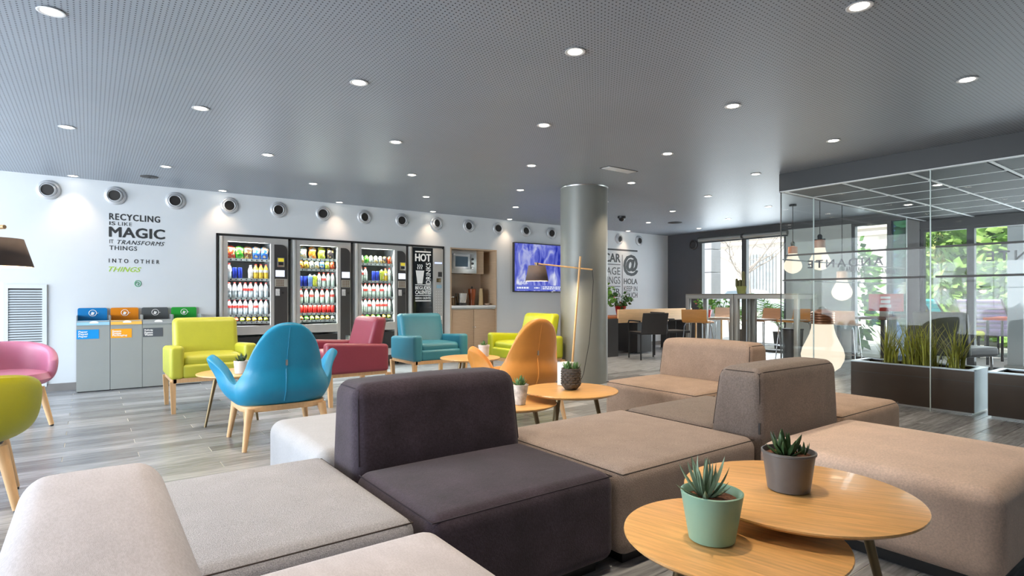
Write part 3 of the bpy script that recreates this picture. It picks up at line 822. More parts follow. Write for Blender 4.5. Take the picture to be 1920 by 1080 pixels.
cpn = put('control_strip', bx(.405, .49, -.012, 0, .075, .335, bev=.004), steel, t)
for z in (.25, .175): put('dial', lat([(.022, -.012), (.02, -.03)], 18, axis='y', c=(.447, 0, z)), black_m, cpn)
put('door_button', bx(.415, .48, -.016, -.012, .09, .118, bev=.003), chrome, cpn)
ZC = .9255
t = thing('ice_bucket', 'shiny steel bucket with dark base on the nook worktop', 'bucket', (KX0 + .33, YW + .18, ZC))
put('body', lat([(.085, .045), (.115, .205), (.119, .21), (.11, .205), (.08, .05)], 28), chrome, t); put('base', lat([(.088, 0), (.09, .04), (.085, .046)], 28), dark_grey, t)
put('tongs', tb([(.04, 0, .12), (.06, .02, .24), (.055, .03, .27)], .004, 6), chrome, t)
t = thing('wooden_canister', 'tall reddish brown wooden canister with black knob', 'canister', (KX0 + .56, YW + .2, ZC))
put('body', lat([(.048, 0), (.05, .03), (.044, .07), (.056, .13), (.068, .24), (.07, .285), (.06, .29)], 24), M('canister_wood', srgb(150, 72, 30), .35, var=.12, vscale=6, stretch=(6, 6, 1)), t)
put('knob', lat([(.008, .288), (.016, .31), (.01, .33)], 12), black_m, t)
t = thing('paper_cups', 'tall stack of beige paper cups beside the canister', 'cups', (KX0 + .73, YW + .17, ZC))
cm = mesh_of(lat([(.030, 0), (.042, .085), (.044, .088)], 20), 40); cm.materials.append(M('beige_paper', srgb(214, 186, 140), .7, var=.04))
for k in range(12): put('cup', cm, None, t, (0, 0, .0885 + .019 * k - .0), (PI, 0, 0), scale=(1 - .012 * k, 1 - .012 * k, 1))
t = thing('cup_dish', 'low round beige dish at the foot of the cups', 'dish', (KX0 + .83, YW + .12, ZC))
put('body', lat([(.03, 0), (.055, .028), (.05, .03), (.028, .006)], 20), wood_pale, t)
t = thing('glass_jar', 'small brown glass jar behind the steel bucket', 'jar', (KX0 + .17, YW + .24, ZC))
put('body', lat([(.05, 0), (.055, .02), (.055, .13), (.05, .14)], 20), M('brown_jar', srgb(150, 120, 84), .2, var=.08), t); put('lid', lat([(.056, .14), (.056, .155)], 20), steel, t)
t = thing('tap_fitting', 'small chrome fitting at the left end of the nook worktop', 'fitting', (KX0 + .06, YW + .12, ZC))
put('base', lat([(.03, 0), (.028, .02), (.014, .03)], 16), chrome, t); put('stem', tb([(0, 0, .02), (0, 0, .12), (.01, -.03, .15), (.01, -.06, .14)], .01, 8), chrome, t)

# --- recycling bins
def recycle(x, label, tall, flap, sticker, lines):
    t = thing('recycling_bin', label, 'bin', (x, 8.035, 0), 0, 'recycling bins')
    w = .308; grey = M('bin_grey', srgb(158, 164, 164), .45, metal=.15, var=.02)
    b = BM()
    for a in [(0, w, 0, .008, .01, .80), (0, .006, .008, .30, .01, .86), (w - .006, w, .008, .30, .01, .86), (0, w, .292, .30, .01, .80), (0, w, .008, .292, .01, .02)]: box(b, *a)
    put('body', b, grey, t)
    put('plinth', bx(.01, w - .01, .012, .29, 0, .01), black_m, t)
    m1 = M('bin_%d_back' % sum(sticker), srgb(*tall), .4, var=.03); m2 = M('bin_%d_flap' % sum(sticker), srgb(*flap), .4, var=.03)
    bk = put('back_plate', prism(BM(), rrect(.008, w - .02, .79, .945, .02, '0011'), .284, .291), m1, t)
    wm = M('white_mark', srgb(240, 240, 240), .5, var=.02)
    put('icon_ring', tb([(.15 + .036 * math.cos(a * PI / 12), .282, .885 + .036 * math.sin(a * PI / 12)) for a in range(24)], .0035, 6, closed=True), wm, bk)
    put('icon_mark', prism(BM(), [(.13, .865), (.155, .86), (.168, .89), (.14, .90)], .280, .284), wm, bk)
    put('icon_tail', tb([(.184, .282, .882), (.205, .282, .884)], .003, 6), wm, bk)
    fl = put('lip', prism(BM(), [(-.012, .755), (-.006, .753), (.012, .80), (.006, .806)], .004, w - .004, 'x'), m2, t)
    put('lip_mark', lathe(BM(), [(.042, -.001), (.042, .001)], 20, axis='y', c=(.16, -.0045, .782), sy=.45), wm, fl)
    put('liner', bx(.012, w - .012, .02, .28, .70, .79), M('bin_liner', srgb(48, 44, 46), .5, var=.3, bump=.5, bscale=30), t)
    st = put('sticker', bx(.004, .205, -.003, -.0005, .60, .705), M('bin_%d_sticker' % sum(sticker), srgb(*sticker), .5, var=.02), t)
    for k, s in enumerate(lines): text('text_line', s, wm, st, (.02, -.003, .667 - k * .026), .082 if len(s) < 8 else .14, .024, bold=.03)


recycle(-.12, 'grey bin with blue top for paper, leftmost of the row', (8, 122, 190), (150, 200, 232), (0, 146, 222), ['Paper', 'Papel', 'Paper'])
recycle(.192, 'grey bin with orange top for packaging', (222, 132, 18), (250, 186, 84), (246, 166, 30), ['Envasos', 'Envases', 'Packaging'])
recycle(.504, 'grey bin with dark grey top for general waste', (82, 86, 90), (150, 158, 162), (84, 90, 98), ['Rebuig', 'Restos', 'Wastes'])
recycle(.816, 'grey bin with green top behind the lime armchair', (38, 160, 60), (120, 205, 120), (60, 205, 60), [])

# ================================================================== SOFAS
beige = M('beige_fabric', srgb(160, 138, 122), .9, var=.12, vscale=6, bump=.3, bscale=420, sheen=.1, fine=.14, fscale=130)
beige2 = M('pale_beige_fabric', srgb(202, 180, 166), .9, var=.10, vscale=5, bump=.3, bscale=420, sheen=.1, fine=.12, fscale=130)
weave = M('grey_weave', srgb(170, 172, 180), .9, var=.06, vscale=8, bump=.6, bscale=300, sheen=.1, fine=.22, fscale=260)
weave2 = M('taupe_weave', srgb(158, 144, 137), .9, var=.08, vscale=8, bump=.6, bscale=300, sheen=.1, fine=.24, fscale=240)
plum = M('plum_velour', srgb(54, 46, 59), .95, var=.42, vscale=4.5, bump=.3, bscale=260, sheen=.12, fine=.22, fscale=110)
taupe = M('taupe_fabric', srgb(122, 111, 105), .9, var=.08, vscale=10, bump=.4, bscale=420, sheen=.1, fine=.2, fscale=140)
light = M('light_grey_fabric', srgb(170, 174, 182), .9, var=.06, vscale=5, bump=.25, bscale=420, sheen=.15, fine=.06, fscale=130)
pale = M('warm_grey_fabric', srgb(196, 193, 200), .9, var=.08, vscale=6, bump=.3, bscale=420, sheen=.15, fine=.09, fscale=120, stretch=(1, 2.5, 1))


def seam_rect(a, b, z, r):
    k = .7071 * r
    return tb([(-a + r - k, -b + r - k, z), (a - r + k, -b + r - k, z), (a - r + k, b - r + k, z), (-a + r - k, b - r + k, z)], .0028, 5, closed=True)


def sofa(label, x0, x1, y0, y1, m, back=None, mb=None, zs=.39, seam=True, zb=.715, tagside=None, sm_=None):
    sm_ = sm_ or seam_m
    """back: side the backrest is on, '+y','-y','+x','-x' or None"""
    mb = mb or m
    cx, cy = (x0 + x1) / 2, (y0 + y1) / 2
    rz = {None: 0, '+y': 0, '-y': PI, '+x': -PI / 2, '-x': PI / 2}[back]
    sx, sy = (x1 - x0, y1 - y0) if back in (None, '+y', '-y') else (y1 - y0, x1 - x0)
    t = thing('sofa_module' if back else 'ottoman', label, 'sofa' if back else 'ottoman', (cx, cy, 0), rz, 'modular sofa pieces')
    sx -= .006; sy -= .006
    put('plinth', bx(-sx / 2 + .06, sx / 2 - .06, -sy / 2 + .06, sy / 2 - .06, 0, .046), black_m, t)
    r = .055 if seam else .07
    if back:
        bd = .30; d = sy - bd + .03
        s = put('seat', cushion(sx, d, zs - .045, r, .012), m, t, (0, -sy / 2 + d / 2, .045))
        def warp(p):
            h = max(0, p.z - .345) / (zb - .39)
            return (p.x * (1 - .03 * h), p.y + h * (.0165 - .0285 * p.y / (bd / 2)), p.z)
        b = put('backrest', cushion(sx, bd, zb - .045, .06, .012, fn=warp, inner=6), mb, t, (0, sy / 2 - bd / 2, .045))
        Tz = zb - .045; hb = bd / 2; k1 = .0176; k2 = .0254
        for sgn in (-1, 1) if seam else ():
            X1 = sgn * (sx / 2 - k1); X2 = sgn * (sx / 2 - k2)
            path = [(X1, -hb + k1, .36), (X1, -hb + k1, Tz - .06), (X2, -hb + k2, Tz - k2), (X1, -hb + .06, Tz - k1), (X1, hb - .06, Tz - k1), (X2, hb - k2, Tz - k2), (X1, hb - k1, Tz - .06), (X1, hb - k1, .06)]
            put('seam', tb([warp(Vector(p)) for p in path], .0032, 5), sm_, b)
        if seam: put('seam', tb([warp(Vector(p)) for p in [(-sx / 2 + k2, hb - k2, Tz - k2), (-sx / 2 + .06, hb - k1, Tz - k1), (sx / 2 - .06, hb - k1, Tz - k1), (sx / 2 - k2, hb - k2, Tz - k2)]], .0032, 5), sm_, b)
        if tagside: put('fabric_tag', bx(tagside * sx / 2 - .004, tagside * sx / 2 + .006, sy / 2 - .012, sy / 2 - .003, .40, .455), black_m, t)
        if seam: put('seam', tb([(-sx / 2 + .016, d / 2 - .02, zs - .045 - .016), (-sx / 2 + .016, -d / 2 + .016, zs - .045 - .016), (sx / 2 - .016, -d / 2 + .016, zs - .045 - .016), (sx / 2 - .016, d / 2 - .02, zs - .045 - .016)], .0028, 5), sm_, s)
    else:
        s = put('cushion_block', cushion(sx, sy, zs - .045, r, .014), m, t, (0, 0, .045))
        if seam: put('seam', seam_rect(sx / 2, sy / 2, zs - .045 - .016, r), sm_, s)
    return t


sofa('dark plum velour sofa seat with low backrest in the centre', .836, 1.668, 1.555, 2.465, plum, '+y', zb=.722, sm_=M('plum_thread', srgb(44, 38, 50), .8, var=.05))
sofa('taupe ribbed ottoman to the right of the plum seat', 1.672, 2.645, 1.535, 2.45, weave2)
sofa('brown grey seat whose backrest turns its back to the camera', 2.652, 3.50, 1.53, 2.45, taupe, '-y', zb=.715, tagside=1)
sofa('beige seat facing left with backrest near the bar tables', 3.42, 4.40, 2.46, 3.36, beige, '+x', zb=.705)
sofa('small beige ottoman beside the big bulb lamp', 3.508, 4.36, 1.52, 2.42, beige)
sofa('large beige ottoman at the right edge beside the coffee tables', 2.56, 3.49, .585, 1.515, beige2, seam=False)
sofa('grey woven ottoman between the beige backrest and plum seat', -.05, .83, 1.60, 2.51, weave)
sofa('pale seat with beige backrest in the lower left corner', -.13, .852, .62, 1.56, pale, '-x', zb=.715, seam=False)
sofa('almost white ottoman behind the plum backrest', .80, 1.68, 2.525, 3.40, light, seam=False)

# ================================================================== ARMCHAIRS
def leather(n, c): return M(n, srgb(*c), .42, var=.05, vscale=6, bump=.08, bscale=140)


def square_armchair(label, x, y, rz, m, name='armchair', m2=None):
    """front is -y; origin at the middle of the footprint"""
    t = thing(name, label, 'armchair', (x, y, 0), rz, 'square armchairs')
    w, d = .74, .70
    for sx in (-1, 1):
        for sy, in ((-1,), (1,)):
            lx, ly = sx * (w / 2 - .035), sy * (d / 2 - .06)
            b = BM(); lathe(b, [(.024, 0), (.034, .30)], 4, c=(0, 0, 0)); bmesh.ops.rotate(b, verts=b.verts, matrix=Matrix.Rotation(PI / 4, 3, 'Z'))
            put('leg', b, oak_leg, t, (lx, ly, 0), (sy * -.05, sx * .03, 0))
    b = BM()
    for a in [(-w / 2 + .03, w / 2 - .03, -d / 2 + .02, -d / 2 + .06, .285, .325), (-w / 2 + .03, w / 2 - .03, d / 2 - .10, d / 2 - .06, .285, .325), (-w / 2 + .02, -w / 2 + .055, -d / 2 + .02, d / 2 - .06, .285, .325), (w / 2 - .055, w / 2 - .02, -d / 2 + .02, d / 2 - .06, .285, .325)]: box(b, *a)
    put('seat_frame', b, oak_leg, t)
    put('base', cushion(w - .20, d - .08, .13, .03), m, t, (0, -.03, .32))
    for s in (-1, 1):
        put('arm', cushion(.115, d - .05, .31, .035, .0, fn=lambda p: (p.x * (1 + .12 * p.z) + 0, p.y, p.z - (.035 * (p.y + .33) / .66 if p.z > .15 else 0))), m, t, (s * (w / 2 - .058), -.02, .315))
    bk = put('backrest', cushion(w - .15, .17, .55, .05, 0, fn=lambda p: (p.x * (1 - .03 * p.z), p.y * (1.1 - .5 * p.z) + .13 * (p.z / .55) - .03, p.z)), m, t, (0, d / 2 - .19, .315))
    put('seat_cushion', cushion(w - .225, d - .19, .10, .042, .015), m2 or m, t, (0, -.06, .425))
    return t


lime = leather('lime_leather', (192, 194, 66)); crim = leather('crimson_leather', (142, 60, 78)); teal = leather('teal_leather', (58, 134, 158)); lime2 = leather('lime_leather_far', (184, 192, 40))
square_armchair('bright lime leather armchair in front of the recycling bins', .955, 6.36, 0, lime)
square_armchair('crimson leather armchair seen from the side', 2.175, 5.85, -PI / 2, crim)
square_armchair('teal leather armchair in front of the hot drinks machine', 3.38, 6.32, 0, teal)
square_armchair('yellow-green leather armchair behind the orange chair', 4.40, 5.66, -PI / 2, lime2)


def egg_armchair(label, x, y, rz, m):
    """high rounded back with winged arms; front is -y, back at +y"""
    t = thing('wing_armchair', label, 'armchair', (x, y, 0), rz, 'wing armchairs')
    # one padded shell: tall dome behind, winged arms at the sides
    dome = [(0, .893), (.04, .892), (.10, .874), (.16, .832), (.205, .772), (.238, .70), (.262, .62), (.281, .53), (.2915, .475), (.31, .455)]
    def ztop(x):
        for (x0_, z0_), (x1_, z1_) in zip(dome, dome[1:]):
            if x <= x1_: return z0_ + (z1_ - z0_) * (x - x0_) / (x1_ - x0_)
        return .455
    ex = lambda v: math.copysign(abs(v) ** .75, v)
    ss = lambda e0, e1, v: (lambda k: k * k * (3 - 2 * k))(max(0, min(1, (v - e0) / (e1 - e0))))
    angs = [0, 6, 12, 18, 24, 30, 36, 41, 46, 50, 54, 57, 60, 63, 66, 69, 72, 75, 79, 84, 90, 97, 105, 114, 124, 134]
    angs = [-v for v in angs[:0:-1]] + angs
    b = BM(); cols = []; NV = 11
    for an in angs:
        fi = math.radians(abs(an)); sg = -1 if an < 0 else 1
        xb, yb = .30 * ex(math.sin(fi)), .215 * ex(math.cos(fi)) * (1 if math.cos(fi) > 0 else 1.15)
        f_ = ss(70, 104, abs(an))
        zt = ztop(xb) if abs(an) < 72 else .462 + .175 * ss(72, 100, abs(an)) - .10 * ss(108, 134, abs(an))
        c_ = []
        for v in range(NV + 1):
            u = v / NV; z = .285 + (zt - .285) * u
            bul = .045 * math.sin(PI * max(0, min(1, (z - .27) / .27))) - .02 * max(0, 1 - (z - .285) / .06)
            x = xb + math.sin(fi) * bul + .20 * f_ * u ** 1.25; y = yb + math.cos(fi) * bul + .14 * (z - .285) * max(0, math.cos(fi)) ** .5
            c_.append(b.verts.new((sg * x, y, z)))
        cols.append(c_)
    for a_, c_ in zip(cols, cols[1:]):
        for i in range(NV): b.faces.new((a_[i], a_[i + 1], c_[i + 1], c_[i]))
    bk = put('shell', b, m, t)
    so = bk.modifiers.new('t', 'SOLIDIFY'); so.thickness = .065; so.offset = -1
    su = bk.modifiers.new('s', 'SUBSURF'); su.levels = 1; su.render_levels = 2
    def rear(z): return .215 + .045 * math.sin(PI * max(0, min(1, (z - .27) / .27))) - .02 * max(0, 1 - (z - .285) / .06) + .14 * (z - .285)
    pts = [(.0 + .004 * k, rear(zz), zz) for k, zz in enumerate((.86, .80, .72, .64, .56, .48, .40, .33))]
    put('seam', tb(pts, .003, 5), m, bk)
    put('zip', tb([(p[0], p[1] + .001, p[2]) for p in pts[4:]], .0055, 5), m, bk); put('zip_pull', bx(.008, .022, rear(.6) - .004, rear(.6) + .006, .585, .625), steel, bk)
    put('seat_cushion', cushion(.48, .42, .13, .05, .02), m, t, (0, -.08, .31))
    # wooden ring and legs
    b = BM(); prism(b, rrect(-.295, .295, -.30, .225, .12, '1111', 6), .262, .302, 'z', bev=.008); put('seat_frame', b, oak_leg, t)
    for sx in (-1, 1):
        for yy, dy in ((.20, .05), (-.26, -.04)):
            put('leg', tb([(sx * .25, yy, .285), (sx * .265, yy + dy * .3, .2), (sx * .295, yy + dy, 0)], .034, 12, .016), oak_leg, t)
    return t


egg_armchair('turquoise leather wing armchair seen from behind, zip down its back', 1.155, 4.53, PI, leather('turquoise_leather', (22, 140, 184)))
egg_armchair('orange leather wing armchair seen from behind, near the column', 3.05, 4.0, PI, leather('orange_leather', (232, 156, 74)))


def tub_chair(label, x, y, rz, m):
    t = thing('tub_chair', label, 'armchair', (x, y, 0), rz, 'tub chairs')
    b = BM(); n = 22; out = []; inn = []
    lv = [(.33, .60), (.37, .86), (.45, .97), (.55, 1.0), (.64, 1.0)]
    for k in range(n + 1):
        a = math.radians(-118 + 236 * k / n)            # 0 = back (+y)
        endf = abs(-1 + 2 * k / n)
        ztop = .70 - .16 * endf ** 3
        o_, i_ = [], []
        for z, s in lv:
            zz = .33 + (z - .33) * (ztop - .33) / .31
            o_.append(b.verts.new((.36 * s * math.sin(a), .33 * s * math.cos(a) - .02, zz)))
            i_.append(b.verts.new(((.36 * s - .075) * math.sin(a), (.33 * s - .075) * math.cos(a) - .02, zz)))
        out.append(o_); inn.append(i_)
    for k in range(n):
        for j in range(len(lv) - 1):
            b.faces.new((out[k][j], out[k + 1][j], out[k + 1][j + 1], out[k][j + 1])); b.faces.new((inn[k][j], inn[k + 1][j], inn[k + 1][j + 1], inn[k][j + 1]))
        b.faces.new((out[k][-1], out[k + 1][-1], inn[k + 1][-1], inn[k][-1])); b.faces.new((out[k][0], out[k + 1][0], inn[k + 1][0], inn[k][0]))
    for k in (0, n):
        for j in range(len(lv) - 1): b.faces.new((out[k][j], inn[k][j], inn[k][j + 1], out[k][j + 1]))
    sh = put('shell', b, m, t); su = sh.modifiers.new('s', 'SUBSURF'); su.levels = 1; su.render_levels = 2
    put('seam', tb([(.345 * math.sin(math.radians(a)), .318 * math.cos(math.radians(a)) - .02, .672 - .155 * (abs(a) / 118) ** 3) for a in range(-110, 111, 10)], .0022, 5), seam_m, sh)
    put('seat_cushion', lat([(.20, 0), (.27, .02), (.30, .06), (.28, .11), (.18, .13), (.06, .135)], 32, sy=.98), m, t, (0, -.04, .335))
    put('underframe', lat([(.20, 0), (.20, .02)], 24), black_m, t, (0, -.02, .318))
    for sx in (-1, 1):
        for yy, dy in ((.16, .05), (-.20, -.05)):
            put('leg', tb([(sx * .19, yy, .33), (sx * .25, yy + dy, .012)], .027, 12, .018), oak_leg, t)
            put('glide', lat([(.014, 0), (.014, .013)], 10, c=(sx * .251, yy + dy, 0)), black_m, t)
    return t


tub_chair('pink leather tub chair beside the wall vent', -.575, 6.27, math.radians(20), leather('pink_leather', (204, 130, 160)))
tub_chair('olive lime tub chair at the left edge, seen from behind', -.56, 3.965, math.radians(185), leather('olive_leather', (168, 168, 20)))
tub_chair('dark red tub chair mostly cut off by the left edge', -1.14, 5.25, math.radians(90), leather('dark_red_leather', (176, 48, 72)))

# ================================================================== COFFEE TABLES
def coffee_table(label, x, y, z, r, legs=(90, 210, 330), grain=0):
    t = thing('coffee_table', label, 'table', (x, y, 0), 0, 'round coffee tables')
    put('tabletop', lat([(r - .035, z - .024), (r - .006, z - .012), (r, z - .006), (r - .001, z - .001), (r - .004, z)], 72), oak_table, t, (0, 0, 0), (0, 0, grain))
    put('underplate', lat([(.10, z - .032), (.10, z - .024)], 20), black_m, t)
    for a in legs:
        c_, s_ = math.cos(math.radians(a)), math.sin(math.radians(a))
        put('leg', tb([(c_ * r * .52, s_ * r * .52, z - .025), (c_ * r * .80, s_ * r * .80, 0)], .017, 12, .0095), brass, t)
    return t


coffee_table('lower round wooden coffee table in the right foreground', 1.477, .942, .40, .303, (160, 280, 40), .2)
coffee_table('higher round wooden coffee table overlapping the foreground one', 1.842, .94, .45, .351, (-48, 75, 200), .5)
coffee_table('higher round coffee table before the column, dark relief pot on it', 2.66, 2.925, .44, .325, (200, 330, 80), 1.2)
coffee_table('lower round coffee table half hidden behind the plum backrest', 2.245, 3.03, .385, .29, (-60, 60, 180), 1.0)
coffee_table('round coffee table in front of the teal armchair', 3.17, 5.02, .45, .31, (200, 300, 80), 1.1)
coffee_table('round coffee table between the lime and turquoise armchairs', .985, 5.20, .45, .30, (275, 35, 155), .8)

# ================================================================== POTTED SUCCULENTS
def leaf_mesh(L_, w, curve, m, thick=.35, fold=.0):
    b = BM(); n = 6; rings = []
    for i in range(n + 1):
        u = i / n; ww = w * (math.sin(PI * (.18 + .82 * u)) ** .8 if u < 1 else .02) * (1 - .25 * u)
        a = curve * u; x = L_ * u * math.cos(a * .5); z = L_ * u * math.sin(a * .5)
        th = ww * thick
        rings.append([b.verts.new((x, -ww, z + fold * ww)), b.verts.new((x, 0, z + th * .25)), b.verts.new((x, ww, z + fold * ww)), b.verts.new((x, 0, z - th))])
    for a_, c_ in zip(rings, rings[1:]):
        for i in range(4): b.faces.new((a_[i], a_[(i + 1) % 4], c_[(i + 1) % 4], c_[i]))
    b.faces.new(rings[0]); b.faces.new(rings[-1])
    me = mesh_of(b, 60); me.materials.append(m); return me


def rosette(t, z, leaves, cx=0, cy=0, seed=1):
    rnd = random.Random(seed); k = 0
    for me, n, el0, el1, s0, s1 in leaves:
        for i in range(n):
            az = k * 2.39996 + rnd.uniform(-.25, .25); k += 1
            el = math.radians(rnd.uniform(el0, el1)); s = rnd.uniform(s0, s1)
            o = put('leaf', me, None, t, (cx + .006 * math.cos(az), cy + .006 * math.sin(az), z)); o.rotation_euler = (rnd.uniform(-.25, .25), -el, az); o.scale = (s, s, s)


aloe_m = M('aloe_leaf', srgb(112, 132, 110), .45, var=.3, vscale=25)
haw_m = M('haworthia_leaf', srgb(58, 84, 50), .4, var=.3, vscale=40)
green_m = M('succulent_green', srgb(92, 128, 76), .45, var=.25, vscale=30)
aloe = leaf_mesh(.105, .0085, .5, aloe_m, fold=.5); haw = leaf_mesh(.085, .013, .5, haw_m, thick=.7); suc = leaf_mesh(.07, .012, .5, green_m, thick=.6)


def pot_plant(label, x, y, z, prof, pm, soil_r, soil_z, name='potted_succulent'):
    t = thing(name, label, 'plant', (x, y, z), 0)
    put('pot', lat(prof, 40), pm, t)
    put('soil', lat([(soil_r, soil_z - .01), (soil_r * .96, soil_z), (soil_r * .5, soil_z + .004), (.004, soil_z + .006)], 24), soil_m, t)
    return t


t = pot_plant('spiky pale aloe in a mint green pot on the lower foreground table', 1.40, .955, .4005, [(.055, 0), (.062, .004), (.083, .128), (.0845, .135), (.080, .137), (.075, .132), (.070, .10)], M('mint_glaze', srgb(142, 184, 166), .35, var=.05, vscale=6), .073, .115)
rosette(t, .112, [(aloe, 8, 58, 85, .85, 1.2), (aloe, 10, 36, 60, .85, 1.25), (aloe, 7, 10, 34, .7, 1.05)], cx=-.014, cy=.01, seed=4)
t = pot_plant('dark green succulent in a worn grey pot on the higher foreground table', 1.835, .965, .4505, [(.058, 0), (.064, .004), (.079, .118), (.083, .120), (.083, .127), (.078, .128), (.073, .10)], M('worn_grey_pot', srgb(100, 99, 100), .38, var=.12, vscale=9), .075, .112)
rosette(t, .11, [(haw, 6, 60, 85, .8, 1.1), (haw, 8, 38, 60, .85, 1.1), (haw, 5, 15, 32, .6, .9)], cx=-.012, cy=.005, seed=9)
rosette(t, .11, [(haw, 7, 30, 80, .4, .6)], cx=.035, cy=-.025, seed=12)
t = pot_plant('succulents in a dark brick-relief pot on the table before the column', 2.665, 2.925, .4405, [(.035, 0), (.042, .002), (.065, .03), (.066, .14), (.066, .146), (.059, .147), (.057, .12)], M('dark_relief', srgb(82, 76, 70), .8, var=.35, vscale=40, bump=.9, bscale=35), .056, .135)
rl = mesh_of(bx(-.014, .014, -.003, .003, -.0045, .0045, bev=.0015, seg=1), 30); rl.materials.append(MATS['dark_relief'])
for j in range(6):
    for i in range(12):
        a = 2 * PI * (i + .5 * (j % 2)) / 12
        put('relief_brick', rl, None, t, (.0665 * math.cos(a), .0665 * math.sin(a), .042 + j * .0165), (0, 0, a + PI / 2))
rosette(t, .135, [(suc, 7, 60, 85, .7, 1.0), (suc, 8, 25, 60, .7, 1.0)], cx=-.018, cy=.012, seed=2); rosette(t, .135, [(suc, 6, 60, 85, .6, .9), (suc, 7, 25, 60, .7, .9)], cx=.024, cy=-.018, seed=3)
t = pot_plant('small succulent in a speckled white pot beside the plum backrest', 2.225, 2.925, .3855, [(.03, 0), (.034, .003), (.054, .125), (.055, .13), (.05, .131), (.047, .11)], M('speckled_white', srgb(214, 206, 198), .6, var=.35, vscale=28), .047, .118)
rosette(t, .118, [(suc, 7, 55, 85, .8, 1.1), (suc, 8, 20, 50, .8, 1.0)], seed=5)
t = pot_plant('small green plant in a white pot on the table by the teal armchair', 3.34, 5.02, .4505, [(.048, 0), (.052, .004), (.056, .095), (.06, .097), (.061, .12), (.055, .121), (.052, .09)], M('white_pot', srgb(232, 226, 222), .5, var=.03), .052, .108)
rosette(t, .108, [(suc, 9, 50, 85, .7, .9), (suc, 9, 20, 50, .7, .95)], seed=6)
t = pot_plant('small dark plant in a white pot on the table by the lime armchair', 1.0, 5.075, .4505, [(.045, 0), (.05, .004), (.06, .10), (.06, .105), (.054, .106), (.052, .09)], M('white_pot_faceted', srgb(226, 220, 214), .55, var=.05), .052, .095)
rosette(t, .095, [(haw, 9, 50, 85, .7, 1.0), (haw, 9, 10, 50, .7, 1.0)], seed=7)
cb = thing('pattern_box', 'small white box with black pattern behind the dark relief pot', 'box', (2.77, 3.09, .4405), .3)
put('box', bx(-.048, .048, -.048, .048, 0, .165, bev=.004), M('box_white', srgb(238, 234, 230), .5, var=.02), cb)
for k in range(5):
    put('pattern_mark', prism(BM(), arc(.02 * (k % 2) - .01 + (k - 2) * .012, .03 + .027 * k, .008, 0, 360, 8)[:-1], -.0492, -.0478), black_m, cb)

# ================================================================== FLOOR LAMPS
shade_m = M('brown_shade', srgb(98, 84, 78), .8, var=.05, vscale=40)
shade_in = M('shade_lining', srgb(235, 222, 200), .7, var=.02)
def floor_lamp(label, bx_, by_, top, a0, a1, sh, sh_r, sh_h, power):
    """base point, pole top, arm ends, shade centre of lower rim"""
    t = thing('floor_lamp', label, 'lamp', (bx_, by_, 0), 0, 'wooden floor lamps')
    q_ = lambda p: (p[0] - bx_, p[1] - by_, p[2])
    put('base', lat([(.14, 0), (.14, .014), (.13, .02)], 32), black_m, t)
    put('pole', tb([(0, 0, .015), q_(top)], .0125, 10), oak, t)
    put('arm', tb([q_(a0), q_(a1)], .009, 10), oak, t)
    b = lat([(sh_r, 0), (sh_r * .74, sh_h)], 40, cap=False); c = q_(sh)
    s = put('shade', b, shade_m, t, c); so = s.modifiers.new('t', 'SOLIDIFY'); so.thickness = .004
    put('lining', lat([(sh_r - .006, .001), (sh_r * .74 - .006, sh_h - .004)], 40, cap=False), shade_in, s)
    put('fitter', lat([(sh_r * .73, sh_h - .004), (sh_r * .73, sh_h - .001)], 30), shade_m, s)
    put('socket', lat([(.016, sh_h - .06), (.016, sh_h + .035)], 12), brass, s)
    put('bulb', lat([(.014, sh_h - .062), (.03, sh_h - .09), (.032, sh_h - .11), (.02, sh_h - .135)], 16), emit_mat('bulb_glow', (1, .82, .55), 6), s)
    l = bpy.data.lights.new('lamp_bulb', 'POINT'); l.energy = power; l.color = (1, .75, .45); l.shadow_soft_size = .04
    lo = bpy.data.objects.new('lamp_bulb', l); COL.objects.link(lo); lo.parent = s; lo.location = (0, 0, sh_h - .15)
    return t


fl = floor_lamp('wooden angled floor lamp with brown shade in front of the column', 4.395, 4.835, (4.49, 4.77, 1.535), (4.60, 4.69, 1.385), (4.07, 5.08, 1.455), (4.09, 5.06, 1.255), .132, .175, 34)
put('cable', tb([(.205, -.145, 1.385), (.215, -.15, 1.25), (.2, -.14, .9), (.17, -.13, .55), (.11, -.1, .2), (.05, -.05, .02)], .0035, 6), cord_m, fl)
floor_lamp('floor lamp whose brown shade enters from the left edge', -.66, 3.55, (-.70, 3.59, 1.56), (-.79, 3.69, 1.36), (-.29, 3.23, 1.375), (-.325, 3.237, 1.207), .132, .118, 14)

# ================================================================== WORK AND BAR AREA
dk = thing('desk', 'long wooden work desk with thick front board and dark side panel', 'desk', (7.2, 7.12, 0))
put('front_board', bx(.46, 2.60, .02, .06, .60, .845, bev=.004), wood_desk, dk)
put('top', bx(.0, 2.60, .06, .80, .68, .715, bev=.003), wood_red, dk)
put('side_panel', bx(.02, .46, .03, .07, 0, .68), dark_grey, dk)
put('side_panel', bx(.02, .06, .07, .76, 0, .68), dark_grey, dk)
put('side_panel', bx(2.54, 2.58, .07, .76, 0, .68), dark_grey, dk)
put('drawer_box', bx(1.1, 1.5, .14, .7, 0.02, .58), dark_grey, dk)


